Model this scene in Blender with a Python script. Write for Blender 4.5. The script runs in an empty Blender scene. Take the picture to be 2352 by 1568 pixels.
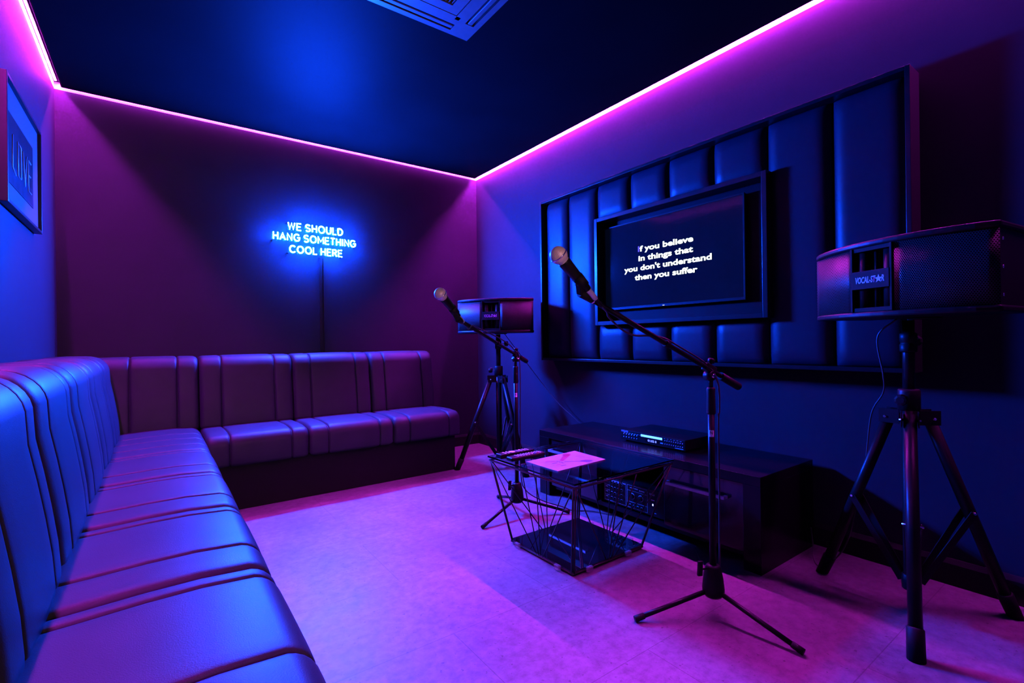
import bpy, bmesh, math, random
from math import sin, cos, pi, radians, sqrt, atan2
from mathutils import Vector, Matrix

random.seed(7)
S = bpy.context.scene
COL = S.collection

# ------------------------------------------------------------------ camera
YAW, PITCH, ROLL, FPX = radians(36.185), radians(0.0293), radians(-0.7125), 1115.17
fw = Vector((sin(YAW) * cos(PITCH), cos(YAW) * cos(PITCH), sin(PITCH)))
r0 = Vector((cos(YAW), -sin(YAW), 0))
u0 = r0.cross(fw)
rr = r0 * cos(ROLL) + u0 * sin(ROLL)
uu = -r0 * sin(ROLL) + u0 * cos(ROLL)
cam = bpy.data.cameras.new('camera')
cam.sensor_width = 36
cam.lens = FPX / 2352 * 36
cam.clip_start = 0.02
camo = bpy.data.objects.new('camera', cam)
COL.objects.link(camo)
mw = Matrix((rr, uu, -fw)).transposed().to_4x4()
mw.translation = (0, 0, 1.0)
camo.matrix_world = mw
S.camera = camo

# ------------------------------------------------------------------ world, exposure, light levels
w = bpy.data.worlds.new('night'); S.world = w
w.use_nodes = True
w.node_tree.nodes['Background'].inputs[0].default_value = (0, 0, 0, 1)
S.view_settings.view_transform = 'Standard'
S.view_settings.look = 'None'
S.view_settings.gamma = 1
S.view_settings.use_curve_mapping = False
S.view_settings.exposure = 0.0
S.cycles.sample_clamp_indirect = 8.0
S.cycles.sample_clamp_direct = 0.0
S.cycles.max_bounces = 8
S.cycles.diffuse_bounces = 3
S.cycles.glossy_bounces = 4
S.cycles.transmission_bounces = 8
S.cycles.transparent_max_bounces = 12
S.cycles.caustics_reflective = False
S.cycles.caustics_refractive = False

LED_RGB, LED_L = (0.85, 0.026, 1.0), 2200.0        # magenta tape round the ceiling
NEON_RGB, NEON_L = (0.003, 0.052, 1.0), 15500.0      # blue tubes, face of the tube
NEON_BACK = 560.0                                    # what leaks out of the tube's back
WARM_RGB, WARM_L = (1.0, 0.44, 0.27), 420.0          # lamp in the added passage behind the camera

XL, XR, YB, YF, H = -0.50, 2.58, 4.10, -0.45, 2.606

# ------------------------------------------------------------------ materials
MATS = {}
def mat(name, rgb, rough=0.5, metal=0.0, spec=0.5, coat=0.0, coat_rough=0.1, var=0.12, scale=30.0, bump=0.0, bump_scale=200.0, emit=None, emit_l=0.0, alpha=1.0):
    if name in MATS: return MATS[name]
    m = bpy.data.materials.new(name); m.use_nodes = True
    nt = m.node_tree; b = nt.nodes['Principled BSDF']
    b.inputs['Roughness'].default_value = rough
    b.inputs['Metallic'].default_value = metal
    b.inputs['Specular IOR Level'].default_value = spec
    b.inputs['Coat Weight'].default_value = coat
    b.inputs['Coat Roughness'].default_value = coat_rough
    tc = nt.nodes.new('ShaderNodeTexCoord')
    nz = nt.nodes.new('ShaderNodeTexNoise'); nz.inputs['Scale'].default_value = scale; nz.inputs['Detail'].default_value = 4
    nt.links.new(tc.outputs['Object'], nz.inputs['Vector'])
    rp = nt.nodes.new('ShaderNodeValToRGB')
    rp.color_ramp.elements[0].position = 0.3; rp.color_ramp.elements[1].position = 0.7
    rp.color_ramp.elements[0].color = tuple(c * (1 - var) for c in rgb) + (1,)
    rp.color_ramp.elements[1].color = tuple(min(1, c * (1 + var)) for c in rgb) + (1,)
    nt.links.new(nz.outputs['Fac'], rp.inputs['Fac'])
    nt.links.new(rp.outputs['Color'], b.inputs['Base Color'])
    if bump:
        n2 = nt.nodes.new('ShaderNodeTexNoise'); n2.inputs['Scale'].default_value = bump_scale; n2.inputs['Detail'].default_value = 3
        nt.links.new(tc.outputs['Object'], n2.inputs['Vector'])
        bp = nt.nodes.new('ShaderNodeBump'); bp.inputs['Strength'].default_value = bump; bp.inputs['Distance'].default_value = 0.002
        nt.links.new(n2.outputs['Fac'], bp.inputs['Height'])
        nt.links.new(bp.outputs['Normal'], b.inputs['Normal'])
    if emit:
        b.inputs['Emission Color'].default_value = tuple(emit) + (1,)
        b.inputs['Emission Strength'].default_value = emit_l
    b.inputs['Alpha'].default_value = alpha
    MATS[name] = m
    return m

def emitter(name, rgb, L, back=None):
    m = bpy.data.materials.new(name); m.use_nodes = True
    nt = m.node_tree
    for n in list(nt.nodes): nt.nodes.remove(n)
    o = nt.nodes.new('ShaderNodeOutputMaterial'); e = nt.nodes.new('ShaderNodeEmission')
    e.inputs['Color'].default_value = tuple(rgb) + (1,); e.inputs['Strength'].default_value = L
    nt.links.new(e.outputs[0], o.inputs['Surface'])
    MATS[name] = m
    return m

def led_material():
    """tape of separate diodes: brightness pulses along the tape (u runs along it in metres)"""
    m = emitter('led_tape', LED_RGB, LED_L); nt = m.node_tree
    e = [n for n in nt.nodes if n.type == 'EMISSION'][0]
    uv = nt.nodes.new('ShaderNodeUVMap'); sx = nt.nodes.new('ShaderNodeSeparateXYZ')
    nt.links.new(uv.outputs['UV'], sx.inputs[0])
    k = nt.nodes.new('ShaderNodeMath'); k.operation = 'MULTIPLY'; k.inputs[1].default_value = 2 * pi / 0.0333
    nt.links.new(sx.outputs['X'], k.inputs[0])
    s = nt.nodes.new('ShaderNodeMath'); s.operation = 'SINE'; nt.links.new(k.outputs[0], s.inputs[0])
    mr = nt.nodes.new('ShaderNodeMapRange')
    mr.inputs['From Min'].default_value = -1; mr.inputs['From Max'].default_value = 1
    mr.inputs['To Min'].default_value = LED_L * 0.35; mr.inputs['To Max'].default_value = LED_L * 1.65
    nt.links.new(s.outputs[0], mr.inputs['Value']); nt.links.new(mr.outputs[0], e.inputs['Strength'])
    return m

def floor_material():
    m = bpy.data.materials.new('pale_concrete_vinyl'); m.use_nodes = True
    nt = m.node_tree; b = nt.nodes['Principled BSDF']; L = nt.links
    tc = nt.nodes.new('ShaderNodeTexCoord')
    n1 = nt.nodes.new('ShaderNodeTexNoise'); n1.inputs['Scale'].default_value = 2.6; n1.inputs['Detail'].default_value = 9; n1.inputs['Roughness'].default_value = 0.62
    n2 = nt.nodes.new('ShaderNodeTexNoise'); n2.inputs['Scale'].default_value = 26; n2.inputs['Detail'].default_value = 7; n2.inputs['Roughness'].default_value = 0.7
    n3 = nt.nodes.new('ShaderNodeTexNoise'); n3.inputs['Scale'].default_value = 60; n3.inputs['Detail'].default_value = 2
    for n in (n1, n2, n3): L.new(tc.outputs['Object'], n.inputs['Vector'])
    r1 = nt.nodes.new('ShaderNodeValToRGB'); r1.color_ramp.elements[0].position = 0.3; r1.color_ramp.elements[1].position = 0.72
    r1.color_ramp.elements[0].color = (0.063, 0.063, 0.065, 1); r1.color_ramp.elements[1].color = (0.117, 0.116, 0.114, 1)
    L.new(n1.outputs['Fac'], r1.inputs['Fac'])
    r2 = nt.nodes.new('ShaderNodeValToRGB'); r2.color_ramp.elements[0].position = 0.3; r2.color_ramp.elements[1].position = 0.62
    r2.color_ramp.elements[0].color = (0.58, 0.58, 0.58, 1); r2.color_ramp.elements[1].color = (1.10, 1.10, 1.10, 1)
    L.new(n2.outputs['Fac'], r2.inputs['Fac'])
    r3 = nt.nodes.new('ShaderNodeValToRGB'); r3.color_ramp.elements[0].position = 0.26; r3.color_ramp.elements[1].position = 0.34
    r3.color_ramp.elements[0].color = (0.45, 0.45, 0.45, 1); r3.color_ramp.elements[1].color = (1, 1, 1, 1)
    L.new(n3.outputs['Fac'], r3.inputs['Fac'])
    br = nt.nodes.new('ShaderNodeTexBrick')
    br.inputs['Color1'].default_value = (1, 1, 1, 1); br.inputs['Color2'].default_value = (0.95, 0.95, 0.95, 1); br.inputs['Mortar'].default_value = (0.6, 0.6, 0.6, 1)
    br.inputs['Scale'].default_value = 1.0; br.inputs['Mortar Size'].default_value = 0.0016; br.inputs['Brick Width'].default_value = 0.914; br.inputs['Row Height'].default_value = 0.457
    mp = nt.nodes.new('ShaderNodeMapping'); mp.inputs['Location'].default_value = (0.1, 0.355, 0)
    L.new(tc.outputs['Object'], mp.inputs['Vector']); L.new(mp.outputs[0], br.inputs['Vector'])
    def mul(a, c):
        x = nt.nodes.new('ShaderNodeMix'); x.data_type = 'RGBA'; x.blend_type = 'MULTIPLY'; x.inputs['Factor'].default_value = 1
        L.new(a, x.inputs['A']); L.new(c, x.inputs['B']); return x.outputs['Result']
    c = mul(mul(mul(r1.outputs[0], r2.outputs[0]), r3.outputs[0]), br.outputs['Color'])
    L.new(c, b.inputs['Base Color'])
    rr_ = nt.nodes.new('ShaderNodeMapRange'); rr_.inputs['To Min'].default_value = 0.42; rr_.inputs['To Max'].default_value = 0.6
    L.new(n1.outputs['Fac'], rr_.inputs['Value']); L.new(rr_.outputs[0], b.inputs['Roughness'])
    b.inputs['Specular IOR Level'].default_value = 0.26
    bp = nt.nodes.new('ShaderNodeBump'); bp.inputs['Strength'].default_value = 0.15; bp.inputs['Distance'].default_value = 0.002
    L.new(n2.outputs['Fac'], bp.inputs['Height']); L.new(bp.outputs['Normal'], b.inputs['Normal'])
    MATS[m.name] = m
    return m

def perforated(name, dark, light, pitch, hole=0.36, rough=0.4, metal=0.6):
    """perforated metal: staggered round holes drawn in UV space (UV in metres)"""
    m = bpy.data.materials.new(name); m.use_nodes = True
    nt = m.node_tree; b = nt.nodes['Principled BSDF']; L = nt.links
    uv = nt.nodes.new('ShaderNodeUVMap')
    mp = nt.nodes.new('ShaderNodeMapping'); mp.inputs['Scale'].default_value = (1 / pitch, 1 / (pitch * 0.866), 1)
    L.new(uv.outputs['UV'], mp.inputs['Vector'])
    sp = nt.nodes.new('ShaderNodeSeparateXYZ'); L.new(mp.outputs[0], sp.inputs[0])
    def mth(op, a, c=None):
        n = nt.nodes.new('ShaderNodeMath'); n.operation = op
        for i, v in enumerate((a, c)):
            if v is None: continue
            if isinstance(v, (int, float)): n.inputs[i].default_value = v
            else: L.new(v, n.inputs[i])
        return n.outputs[0]
    row = mth('FLOOR', sp.outputs['Y'])
    half = mth('MULTIPLY', mth('MODULO', mth('ABSOLUTE', row), 2.0), 0.5)
    fx = mth('SUBTRACT', mth('FRACT', mth('ADD', sp.outputs['X'], half)), 0.5)
    fy = mth('MULTIPLY', mth('SUBTRACT', mth('FRACT', sp.outputs['Y']), 0.5), 0.866)
    d = mth('SQRT', mth('ADD', mth('MULTIPLY', fx, fx), mth('MULTIPLY', fy, fy)))
    msk = mth('GREATER_THAN', d, hole)
    mix = nt.nodes.new('ShaderNodeMix'); mix.data_type = 'RGBA'
    L.new(msk, mix.inputs['Factor']); mix.inputs['A'].default_value = tuple(dark) + (1,); mix.inputs['B'].default_value = tuple(light) + (1,)
    L.new(mix.outputs['Result'], b.inputs['Base Color'])
    L.new(mth('MULTIPLY', msk, metal), b.inputs['Metallic'])
    L.new(mth('MULTIPLY', msk, 0.25), b.inputs['Specular IOR Level'])
    b.inputs['Roughness'].default_value = rough
    bp = nt.nodes.new('ShaderNodeBump'); bp.inputs['Strength'].default_value = 0.5; bp.inputs['Distance'].default_value = 0.001
    L.new(msk, bp.inputs['Height']); L.new(bp.outputs['Normal'], b.inputs['Normal'])
    MATS[name] = m
    return m

def glass(name, rgb, rough=0.0, ior=1.45):
    m = bpy.data.materials.new(name); m.use_nodes = True
    b = m.node_tree.nodes['Principled BSDF']
    b.inputs['Base Color'].default_value = tuple(rgb) + (1,)
    b.inputs['Roughness'].default_value = rough; b.inputs['IOR'].default_value = ior
    b.inputs['Transmission Weight'].default_value = 1.0
    MATS[name] = m
    return m

def thin_clear(name, tint, refl=0.5):
    """thin clear sheet: transparent body with a fresnel reflection"""
    m = bpy.data.materials.new(name); m.use_nodes = True
    nt = m.node_tree
    for n in list(nt.nodes): nt.nodes.remove(n)
    o = nt.nodes.new('ShaderNodeOutputMaterial'); mx = nt.nodes.new('ShaderNodeMixShader')
    t = nt.nodes.new('ShaderNodeBsdfTransparent'); t.inputs[0].default_value = tuple(tint) + (1,)
    g = nt.nodes.new('ShaderNodeBsdfGlossy'); ior = 1.12; g.inputs['Roughness'].default_value = 0.03
    f = nt.nodes.new('ShaderNodeFresnel'); f.inputs['IOR'].default_value = ior
    nt.links.new(f.outputs[0], mx.inputs[0]); nt.links.new(t.outputs[0], mx.inputs[1]); nt.links.new(g.outputs[0], mx.inputs[2])
    nt.links.new(mx.outputs[0], o.inputs['Surface'])
    MATS[name] = m
    return m

M_WALL = mat('dark_wall_paint', (0.0145, 0.0155, 0.022), rough=0.55, spec=0.03, var=0.07, scale=3.0, bump=0.12, bump_scale=14)
M_CEIL = mat('black_satin_ceiling', (0.003, 0.003, 0.0035), rough=0.55, spec=0.0055, var=0.1, scale=3.0, bump=0.05, bump_scale=40)
M_WHITE = mat('white_plaster', (0.75, 0.75, 0.75), rough=0.6)
M_LINER = mat('grey_gap_liner', (0.75, 0.75, 0.75), rough=0.7, spec=0.1)
M_SKIRT = mat('black_skirting', (0.008, 0.008, 0.009), rough=0.4, spec=0.15)
M_FLOOR = floor_material()
M_LEATHER = mat('black_upholstery_leather', (0.012, 0.0135, 0.020), rough=0.48, spec=0.085, var=0.10, scale=9, bump=0.22, bump_scale=420)
M_PADS = mat('wall_pad_leatherette', (0.008, 0.0095, 0.017), rough=0.42, spec=0.11, var=0.06, scale=6, bump=0.1, bump_scale=300)
M_BASE = mat('black_plinth_board', (0.0045, 0.004, 0.005), rough=0.5, spec=0.04)
M_FRAMEBLK = mat('black_lacquer', (0.006, 0.006, 0.0075), rough=0.3, spec=0.2)
M_CAB = mat('black_ash_veneer', (0.0035, 0.0032, 0.0045), rough=0.24, spec=0.14, scale=18)
M_GLOSSCAB = mat('black_gloss_front', (0.009, 0.007, 0.012), rough=0.12, spec=0.4)
M_STEEL = mat('brushed_steel', (0.50, 0.50, 0.54), rough=0.5, metal=0.15)
M_BLKMET = mat('black_powder_metal', (0.0045, 0.0045, 0.005), rough=0.36, spec=0.10)
M_BLKPL = mat('black_plastic', (0.0055, 0.0055, 0.006), rough=0.42, spec=0.10)
M_DULL = mat('dull_black_plastic', (0.004, 0.004, 0.0045), rough=0.6, spec=0.05)
M_RUBBER = mat('black_rubber', (0.005, 0.005, 0.0052), rough=0.6, spec=0.12)
M_CHROME = mat('chrome', (0.7, 0.7, 0.72), rough=0.16, metal=1.0)
M_WIRE = mat('dark_bronze_wire', (0.015, 0.013, 0.012), rough=0.38, spec=0.25)
M_BLKGLASS = mat('black_glass', (0.004, 0.004, 0.005), rough=0.03, spec=0.55)
M_SCREEN = mat('matt_screen', (0.004, 0.005, 0.007), rough=0.085, spec=0.04, emit=(0.02, 0.12, 0.5), emit_l=0.012)
M_TEXTW = emitter('lyric_white', (0.9, 1.0, 1.0), 2.2)
M_TEXTB = emitter('lyric_blue', (0.12, 0.1, 1.0), 1.2)
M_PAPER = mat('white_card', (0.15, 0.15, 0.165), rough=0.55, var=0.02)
M_LABEL = mat('white_print', (0.6, 0.58, 0.6), rough=0.5, var=0.02)
M_SILVERINK = mat('silver_ink', (0.75, 0.75, 0.8), rough=0.35, metal=0.7)
M_CABLE = mat('black_cable', (0.016, 0.016, 0.016), rough=0.5)
M_LED = led_material()
M_NEON = emitter('neon_face', NEON_RGB, NEON_L)
M_NEONB = emitter('neon_back', (0.004, 0.10, 1.0), NEON_BACK)

M_NEOND = emitter('neon_dim_glass', (0.0, 0.22, 0.75), 1.0)  # dim glow put into the glass of tube ends and jumpers

# ------------------------------------------------------------------ mesh helpers
class MB:
    def __init__(s): s.bm = bmesh.new(); s.uv = s.bm.loops.layers.uv.new('UVMap')
    def box(s, x0, x1, y0, y1, z0, z1, mi=0, M=None):
        vs = [s.bm.verts.new((x, y, z)) for x in (x0, x1) for y in (y0, y1) for z in (z0, z1)]
        if M is not None:
            for v in vs: v.co = M @ v.co
        fs = []
        for f in ((0, 1, 3, 2), (4, 6, 7, 5), (0, 4, 5, 1), (2, 3, 7, 6), (0, 2, 6, 4), (1, 5, 7, 3)):
            q = s.bm.faces.new([vs[i] for i in f]); q.material_index = mi; fs.append(q)
        return s
    def prism(s, pts, z0, z1, M=None, mi=0, smooth=False):
        """polygon in xy extruded in z"""
        a = [s.bm.verts.new((x, y, z0)) for x, y in pts]; b = [s.bm.verts.new((x, y, z1)) for x, y in pts]
        if M is not None:
            for v in a + b: v.co = M @ v.co
        n = len(pts)
        for i in range(n):
            f = s.bm.faces.new((a[i], a[(i + 1) % n], b[(i + 1) % n], b[i])); f.material_index = mi; f.smooth = smooth
        f = s.bm.faces.new(a[::-1]); f.material_index = mi
        f = s.bm.faces.new(b); f.material_index = mi
        return s
    def tube(s, pts, r, n=8, caps=True, mi=0, closed=False):
        pts = [Vector(p) for p in pts]; m = len(pts)
        rs = r if isinstance(r, (list, tuple)) else [r] * m
        rings = []; up = None
        for i, p in enumerate(pts):
            a = pts[i - 1] if (i > 0 or closed) else pts[i]
            b = pts[(i + 1) % m] if (i < m - 1 or closed) else pts[i]
            t = (b - a)
            if t.length < 1e-9: t = Vector((0, 0, 1))
            t.normalize()
            if up is None:
                up = Vector((0, 0, 1)) if abs(t.z) < 0.9 else Vector((1, 0, 0))
            x = up - t * up.dot(t)
            if x.length < 1e-6: x = t.orthogonal()
            x.normalize(); up = x; y = t.cross(x)
            rings.append([s.bm.verts.new(p + (x * cos(2 * pi * k / n) + y * sin(2 * pi * k / n)) * rs[i]) for k in range(n)])
        for i in range(m - (0 if closed else 1)):
            A, B = rings[i], rings[(i + 1) % m]
            for k in range(n):
                f = s.bm.faces.new((A[k], A[(k + 1) % n], B[(k + 1) % n], B[k])); f.smooth = True; f.material_index = mi
        if caps and not closed:
            f = s.bm.faces.new(rings[0][::-1]); f.material_index = mi
            f = s.bm.faces.new(rings[-1]); f.material_index = mi
        return s
    def lathe(s, prof, p=(0, 0, 0), d=(0, 0, 1), n=20, mi=0, smooth=True, uvs=None):
        """profile [(radius, height along d)]"""
        p = Vector(p); d = Vector(d).normalized(); x = d.orthogonal().normalized(); y = d.cross(x)
        rings = []
        for r, h in prof:
            rings.append([s.bm.verts.new(p + d * h + (x * cos(2 * pi * k / n) + y * sin(2 * pi * k / n)) * max(r, 1e-5)) for k in range(n)])
        acc = [0.0]
        for i in range(1, len(prof)):
            acc.append(acc[-1] + sqrt((prof[i][0] - prof[i - 1][0]) ** 2 + (prof[i][1] - prof[i - 1][1]) ** 2))
        rad = uvs or 0.0
        for i in range(len(rings) - 1):
            A, B = rings[i], rings[i + 1]
            for k in range(n):
                f = s.bm.faces.new((A[k], A[(k + 1) % n], B[(k + 1) % n], B[k])); f.smooth = smooth; f.material_index = mi
                if uvs:
                    for lp, (uu_, vv_) in zip(f.loops, ((k, i), (k + 1, i), (k + 1, i + 1), (k, i + 1))):
                        lp[s.uv].uv = (uu_ / n * 2 * pi * rad, acc[vv_])
        f = s.bm.faces.new(rings[0][::-1]); f.material_index = mi
        f = s.bm.faces.new(rings[-1]); f.material_index = mi
        return s
    def bar(s, a, b, wdt, thk, side, mi=0):
        """flat bar from a to b; wdt across `side` direction"""
        a, b = Vector(a), Vector(b); t = (b - a); L = t.length; t.normalize()
        x = Vector(side); x = (x - t * x.dot(t)).normalized(); y = t.cross(x)
        M = Matrix((x, y, t)).transposed().to_4x4(); M.translation = a
        return s.box(-wdt / 2, wdt / 2, -thk / 2, thk / 2, 0, L, mi, M)
    def quad(s, pts, mi=0, uvs=None):
        f = s.bm.faces.new([s.bm.verts.new(p) for p in pts]); f.material_index = mi
        if uvs:
            for l, u in zip(f.loops, uvs): l[s.uv].uv = u
        return s
    def mesh(s, me, M):
        k = bmesh.new(); k.from_mesh(me); k.transform(M)
        tmp = bpy.data.meshes.new('t'); k.to_mesh(tmp); k.free(); s.bm.from_mesh(tmp); bpy.data.meshes.remove(tmp)
        return s
    def build(s, name, m, parent=None, bevel=0.0, seg=2, smooth=False, world=True, recalc=True):
        if recalc: bmesh.ops.recalc_face_normals(s.bm, faces=s.bm.faces)
        root = parent
        while root is not None and root.parent is not None: root = root.parent
        if root is not None and world: s.bm.transform(root.matrix_basis.inverted())
        if smooth:
            for f in s.bm.faces: f.smooth = True
        me = bpy.data.meshes.new(name); s.bm.to_mesh(me); s.bm.free()
        for x in (m if isinstance(m, (list, tuple)) else [m]): me.materials.append(x)
        o = bpy.data.objects.new(name, me); COL.objects.link(o)
        if parent is not None: o.parent = parent
        if bevel:
            md = o.modifiers.new('bevel', 'BEVEL'); md.width = bevel; md.segments = seg; md.limit_method = 'ANGLE'; md.angle_limit = radians(40)
            md.harden_normals = False
        return o

def thing(name, label, cat, loc=(0, 0, 0), rotz=0.0, group=None):
    o = bpy.data.objects.new(name, None); COL.objects.link(o)
    o.empty_display_size = 0.05
    o.location = loc; o.rotation_euler = (0, 0, rotz)
    o.matrix_basis = Matrix.Translation(Vector(loc)) @ Matrix.Rotation(rotz, 4, 'Z')
    tag(o, label, cat, group)
    return o
def tag(o, label, cat, group=None):
    o['label'] = label; o['category'] = cat
    if group: o['group'] = group
    return o
def struct(o): o['kind'] = 'structure'; return o
def copy_tree(o, parent=None):
    c = o.copy(); COL.objects.link(c)
    if parent is not None: c.parent = parent
    for ch in o.children: copy_tree(ch, c)
    return c
def frame(p, x, z):
    """matrix with local x -> x, local z -> z (normal), y = z cross x"""
    x = Vector(x).normalized(); z = Vector(z).normalized(); y = z.cross(x)
    M = Matrix((x, y, z)).transposed().to_4x4(); M.translation = Vector(p)
    return M
def text_me(body, size=1.0, bold=0.0, extrude=0.0, shear=0.0, align='LEFT', res=3):
    c = bpy.data.curves.new('text', 'FONT'); c.body = body; c.size = size; c.offset = bold; c.extrude = extrude; c.shear = shear
    c.align_x = align; c.resolution_u = res
    o = bpy.data.objects.new('text', c); COL.objects.link(o)
    me = bpy.data.meshes.new_from_object(o.evaluated_get(bpy.context.evaluated_depsgraph_get()))
    bpy.data.objects.remove(o); bpy.data.curves.remove(c)
    return me
def extent(me):
    xs = [v.co.x for v in me.vertices]; ys = [v.co.y for v in me.vertices]
    return min(xs), max(xs), min(ys), max(ys)
def spline(pts, k=8):
    P = [Vector(p) for p in pts]; P = [P[0] * 2 - P[1]] + P + [P[-1] * 2 - P[-2]]
    out = []
    for i in range(1, len(P) - 2):
        a, b, c, d = P[i - 1:i + 3]
        for j in range(k):
            t = j / k
            out.append(0.5 * ((2 * b) + (c - a) * t + (2 * a - 5 * b + 4 * c - d) * t * t + (3 * b - a - 3 * c + d) * t ** 3))
    out.append(P[-2]); return out

# ================================================================== the room
GAP, GH = 0.034, 0.040        # shadow gap round the ceiling: width, height
T = 0.12
struct(MB().box(XL - T, XR + T, YF - 1.9, YB + T, -0.1, 0).build('floor', M_FLOOR))
def wall(name, x0, x1, y0, y1, m=M_WALL): return struct(MB().box(x0, x1, y0, y1, 0, H).build(name, m))
wall('wall_left', XL - T, XL, YF, YB + T)
wall('wall_back', XL, XR, YB, YB + T)
wall('wall_right', XR, XR + T, YF, YB + T)
DX0, DX1, DZ = -0.25, 0.65, 2.05          # open doorway added in the unseen wall behind the camera for the warm light
struct(MB().box(XL - T, DX0, YF - T, YF, 0, H).box(DX1, XR + T, YF - T, YF, 0, H).box(DX0, DX1, YF - T, YF, DZ, H).build('wall_front', M_WALL))
struct(MB().box(DX0 - 0.07, DX0, YF, YF + 0.015, 0, DZ + 0.07).box(DX1, DX1 + 0.07, YF, YF + 0.015, 0, DZ + 0.07).box(DX0, DX1, YF, YF + 0.015, DZ, DZ + 0.07).build('trim_5', M_SKIRT, bevel=0.003))
# dropped ceiling board with a soft lower edge and a lid above the gap
cb = MB()
cb.box(XL + GAP, XR - GAP, YF + GAP, YB - GAP, H, H + GH)
cb.bm.faces.ensure_lookup_table()
bmesh.ops.recalc_face_normals(cb.bm, faces=cb.bm.faces)
es = [e for e in cb.bm.edges if all(abs(v.co.z - H) < 1e-5 for v in e.verts)]
bmesh.ops.bevel(cb.bm, geom=es, offset=0.012, segments=3, affect='EDGES', profile=0.5)
cb.box(XL - T, XR + T, YF - T, YB + T, H + GH + 0.004, H + GH + 0.05)
struct(cb.build('ceiling', M_CEIL))
# white strips of plaster lining the gap above the painted walls
for i, bx in enumerate(((XL - T, XL, YF, YB), (XL - T, XR + T, YB, YB + T), (XR, XR + T, YF, YB), (XL - T, XR + T, YF - T, YF))):
    struct(MB().box(*bx, H, H + GH + 0.004).build('trim_%d' % (i + 1), M_LINER))
# skirting boards
def skirt(name, a, b, n):
    a, b, n = Vector(a), Vector(b), Vector(n); t = (b - a).normalized()
    m = MB(); prof = [(0, 0), (0.015, 0), (0.015, 0.085), (0.006, 0.105), (0, 0.105)]
    A = [m.bm.verts.new(a + n * p + Vector((0, 0, z))) for p, z in prof]; B = [m.bm.verts.new(b + n * p + Vector((0, 0, z))) for p, z in prof]
    for i in range(5): m.bm.faces.new((A[i], A[(i + 1) % 5], B[(i + 1) % 5], B[i]))
    m.bm.faces.new(A); m.bm.faces.new(B[::-1])
    struct(m.build(name, M_SKIRT))
skirt('baseboard_back', (1.95, YB, 0), (XR - 0.015, YB, 0), (0, -1, 0))
skirt('baseboard_right', (XR, YF, 0), (XR, YB, 0), (-1, 0, 0))
skirt('baseboard_left', (XL, YF, 0), (XL, 0.1, 0), (1, 0, 0))

# unseen passage added behind the doorway to carry the warm lamp
PX0, PX1, PY = -0.8, 1.4, YF - 1.75
struct(MB().box(PX0, PX1, PY - T, PY, 0, H).build('wall_passage_end', M_WHITE))
struct(MB().box(PX0 - T, PX0, PY, YF - T, 0, H).build('wall_passage_side', M_WALL))
struct(MB().box(PX1, PX1 + T, PY, YF - T, 0, H).build('wall_passage_far', M_WALL))
struct(MB().box(PX0 - T, PX1 + T, PY - T, YF - T, H, H + 0.05).build('ceiling_passage', M_CEIL))
sc = thing('wall_lamp', 'small warm globe wall lamp in the added passage behind the open doorway', 'lamp', (0.25, PY, 1.45))
MB().lathe([(0.045, 0), (0.045, 0.012), (0.012, 0.014), (0.012, 0.05)], (0.25, PY, 1.45), (0, 1, 0), 16).build('wall_plate', M_STEEL, sc)
MB().lathe([(0.11 * sin(a), 0.16 - 0.11 * cos(a)) for a in [pi * k / 12 for k in range(13)]], (0.25, PY, 1.45), (0, 1, 0), 18).build('lamp_shade', emitter('warm_globe', WARM_RGB, WARM_L), sc)

# LED tapes lying face down in the gap
def led(label, a, b, n, o0=0.006, o1=0.0145):
    a, b, n = Vector(a), Vector(b), Vector(n); L = (b - a).length
    t = thing('led_strip', label, 'light strip', (a + b) / 2, 0, 'magenta light strips round the ceiling')
    z = H + GH
    m = MB().quad([a + n * o0 + Vector((0, 0, z - 0.001)), b + n * o0 + Vector((0, 0, z - 0.001)), b + n * o1 + Vector((0, 0, z - 0.001)), a + n * o1 + Vector((0, 0, z - 0.001))],
                  0, [(0, 0), (L, 0), (L, 1), (0, 1)])
    f = list(m.bm.faces)[0]; f.normal_update()
    if f.normal.z > 0: f.normal_flip()
    m.build('diode_tape', M_LED, t, recalc=False)
    lo = [min(a[i] + n[i] * (o0 - 0.001), b[i] + n[i] * (o1 + 0.003)) for i in range(2)]; hi = [max(a[i] + n[i] * (o0 - 0.001), b[i] + n[i] * (o1 + 0.003)) for i in range(2)]
    MB().box(lo[0], hi[0], lo[1], hi[1], z, z + 0.004).build('backing_tape', M_LINER, t)
e = GAP
led('magenta light strip in the ceiling gap above the framed picture wall', (XL, YF + e, 0), (XL, YB - e, 0), (1, 0, 0))
led('thin magenta light strip along the ceiling above the blue lettering sign', (XL + e, YB, 0), (XR - e, YB, 0), (0, -1, 0), 0.001, 0.007)
led('long magenta light strip along the ceiling above the television wall', (XR, YF + e, 0), (XR, YB - e, 0), (-1, 0, 0), 0.005, 0.018)


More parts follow.
